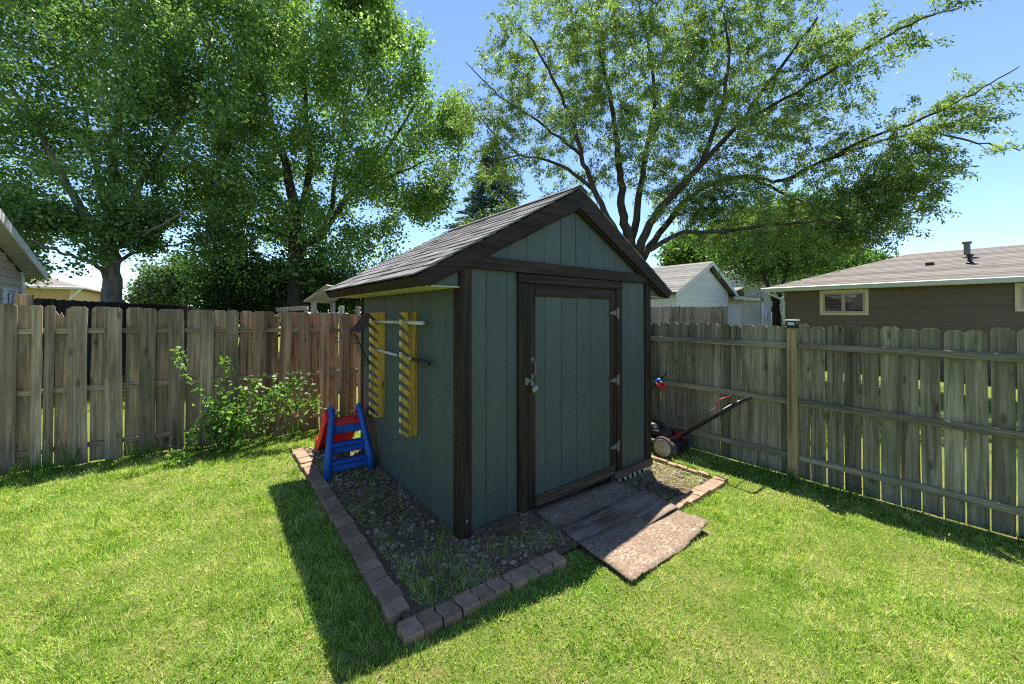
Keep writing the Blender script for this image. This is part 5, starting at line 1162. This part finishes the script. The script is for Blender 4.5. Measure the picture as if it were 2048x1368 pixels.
# clover in drifts
def cl_d(x, y): return np.clip(noise2(x, y, 2.6, 21) * 1.5 - .1, 0, 1) * np.clip(2.4 / np.maximum(y, 1.5), .3, 1) * lawn_mask(x, y)
x, y = scatter(170000, -7, 6.2, .8, 7.5, cl_d); n = len(x)
v, f = leaf_quads(np.stack([x, y, gz(x, y) + rng.uniform(.012, .038, n)], 1), np.stack([rng.normal(0, 1, n), rng.normal(0, 1, n), rng.normal(0, .25, n)], 1), np.stack([rng.normal(0, .3, n), rng.normal(0, .3, n), np.ones(n)], 1), rng.uniform(.008, .015, n), rng.uniform(.007, .013, n))
tag(np_obj('clover', np_mesh('clover', v, f, 'clover', 4)), 'small round clover leaves growing in drifts through the lawn', 'clover', None, 'stuff')
# broad weeds at the fence foot
def wd_d(x, y):
    t, s = to_ts(x, y); return np.clip(np.exp(-np.abs(s - 3.70) / .12) * (t < 3.3) * np.clip(noise2(x, y, 4.2, 17) * 2, 0, 1) + np.exp(-np.abs(t - 3.38) / .13) * (s < 3.6) * np.clip(noise2(x, y, 3.5, 23) * 1.3 + .5, 0, 1), 0, 1) * (np.abs(x) < 1.45 * y + 1.6)
x, y = scatter(130000, -9, 6.5, .7, 9.0, wd_d); n = len(x)
v, f = leaf_quads(np.stack([x, y, gz(x, y) + np.abs(rng.normal(0, .06, n)) + .01], 1), rng.normal(0, 1, (n, 3)) * np.array([1, 1, .5]) + np.array([0, 0, .15]), np.stack([rng.normal(0, .5, n), rng.normal(0, .5, n), np.ones(n)], 1), rng.uniform(.014, .038, n), rng.uniform(.010, .024, n), .1)
tag(np_obj('fence_weeds', np_mesh('fence_weeds', v, f, 'weed', 4)), 'low broad leaved weeds along the foot of the fences', 'weeds', None, 'stuff')
# the bed: gravel, straw, grass
def bed_z(x, y): return gz(x, y) + .022 - .022 * smooth(1.3, 1.9, to_ts(x, y)[0])
def bed_mask(x, y):
    t, s = to_ts(x, y); return in_rect(t, s, (-.50, 2.74, -.50, 2.8)) & ~in_rect(t, s, (-.01, WD + .01, -.01, DP)) & ~in_rect(t, s, (.60, 1.82, -1, 0))
def gr_d(x, y):
    t, s = to_ts(x, y); g = np.clip(.42 + .8 * noise2(x, y, 5.5, 31) + .35 * smooth(-.2, .6, s) * (t < 0) + .45 * (t > 1.8), .03, 1); return g * bed_mask(x, y)
x, y = scatter(20000, -3.6, 3.4, 1.7, 6.2, gr_d); n = len(x)
import bmesh
bm = bmesh.new(); bmesh.ops.create_icosphere(bm, subdivisions=1, radius=1); iv = np.array([v.co[:] for v in bm.verts]); fi = np.array([[v.index for v in f.verts] for f in bm.faces]); bm.free()
def stones(x, y, size, lift=.25):
    n = len(x); sc_ = size[:, None] * rng.uniform(.65, 1.25, (n, 3)) * np.array([1, 1, .62]); a = rng.uniform(0, 6.28, n)
    v = iv[None] * (1 + rng.normal(0, .10, (n, len(iv), 1))) * sc_[:, None]; ca, sa = np.cos(a)[:, None], np.sin(a)[:, None]
    vx = v[..., 0] * ca - v[..., 1] * sa; vy = v[..., 0] * sa + v[..., 1] * ca
    return np.stack([vx + x[:, None], vy + y[:, None], v[..., 2] + (bed_z(x, y) + size * lift)[:, None]], -1)
v = stones(x, y, rng.gamma(4, .0027, n) + .005)
gm = np_mesh('gravel', v.reshape(-1, 3), (fi[None] + (np.arange(n) * len(iv))[:, None, None]).reshape(-1, 3), 'pebble', 3); gm.shade_smooth()
tag(np_obj('gravel', gm), 'mixed river gravel spread in the bed around the shed', 'gravel', None, 'stuff')
# the larger stones, singly
x, y = scatter(900, -2.6, 3.2, 1.9, 5.4, lambda x, y: .5 * gr_d(x, y)); x, y = x[:45], y[:45]
v = stones(x, y, rng.uniform(.022, .034, len(x)), .3)
for k in range(len(x)):
    c = v[k].mean(0); me = np_mesh('stone', v[k] - c, fi, 'stone', 3); me.shade_smooth()
    tag(np_obj('stone', me, None, tuple(c)), 'rounded river stone larger than the gravel around the shed', 'stone', 'larger stones in the bed')
def bg_d(x, y):
    t, s = to_ts(x, y); g = np.clip(noise2(x, y, 4.0, 37) * 1.5 + .12 - .6 * smooth(.0, .6, s) * (t < 0) + .35 * (t < -.40) + .4 * (s < -.05), 0, 1) * .75; return g * bed_mask(x, y)
x, y = scatter(520000, -3.6, 3.4, 1.7, 6.2, bg_d); n = len(x)
blades(x, y, rng.gamma(4, .011, n) + .012, rng.uniform(.003, .006, n), 'grass', 'bed_grass', 'grass growing through the gravel bed', 1.0, 0, bed_z)
x, y = scatter(200000, -3.6, 3.4, 1.7, 6.2, lambda x, y: np.clip(noise2(x, y, 4.5, 33) + .35, .05, 1) * bed_mask(x, y)); n = len(x)
v, f = leaf_quads(np.stack([x, y, bed_z(x, y) + rng.uniform(.004, .03, n)], 1), np.stack([rng.normal(0, 1, n), rng.normal(0, 1, n), rng.normal(0, .2, n)], 1), np.stack([rng.normal(0, .5, n), rng.normal(0, .5, n), np.ones(n)], 1), rng.uniform(.03, .09, n), np.full(n, .004))
tag(np_obj('straw', np_mesh('straw', v, f, 'straw', 4)), 'dry straw and clippings lying on the gravel bed', 'straw', None, 'stuff')
x, y = scatter(50000, -3.6, 3.4, 1.7, 6.2, lambda x, y: np.clip(noise2(x, y, 3.7, 26) * 1.8 - .2, 0, 1) * bed_mask(x, y)); n = len(x)
v, f = leaf_quads(np.stack([x, y, bed_z(x, y) + np.abs(rng.normal(0, .03, n)) + .005], 1), rng.normal(0, 1, (n, 3)) * np.array([1, 1, .5]), np.stack([rng.normal(0, .4, n), rng.normal(0, .4, n), np.ones(n)], 1), rng.uniform(.012, .026, n), rng.uniform(.01, .02, n))
tag(np_obj('bed_weeds', np_mesh('bed_weeds', v, f, 'clover', 4)), 'low green weeds in the gravel bed', 'weeds', None, 'stuff')
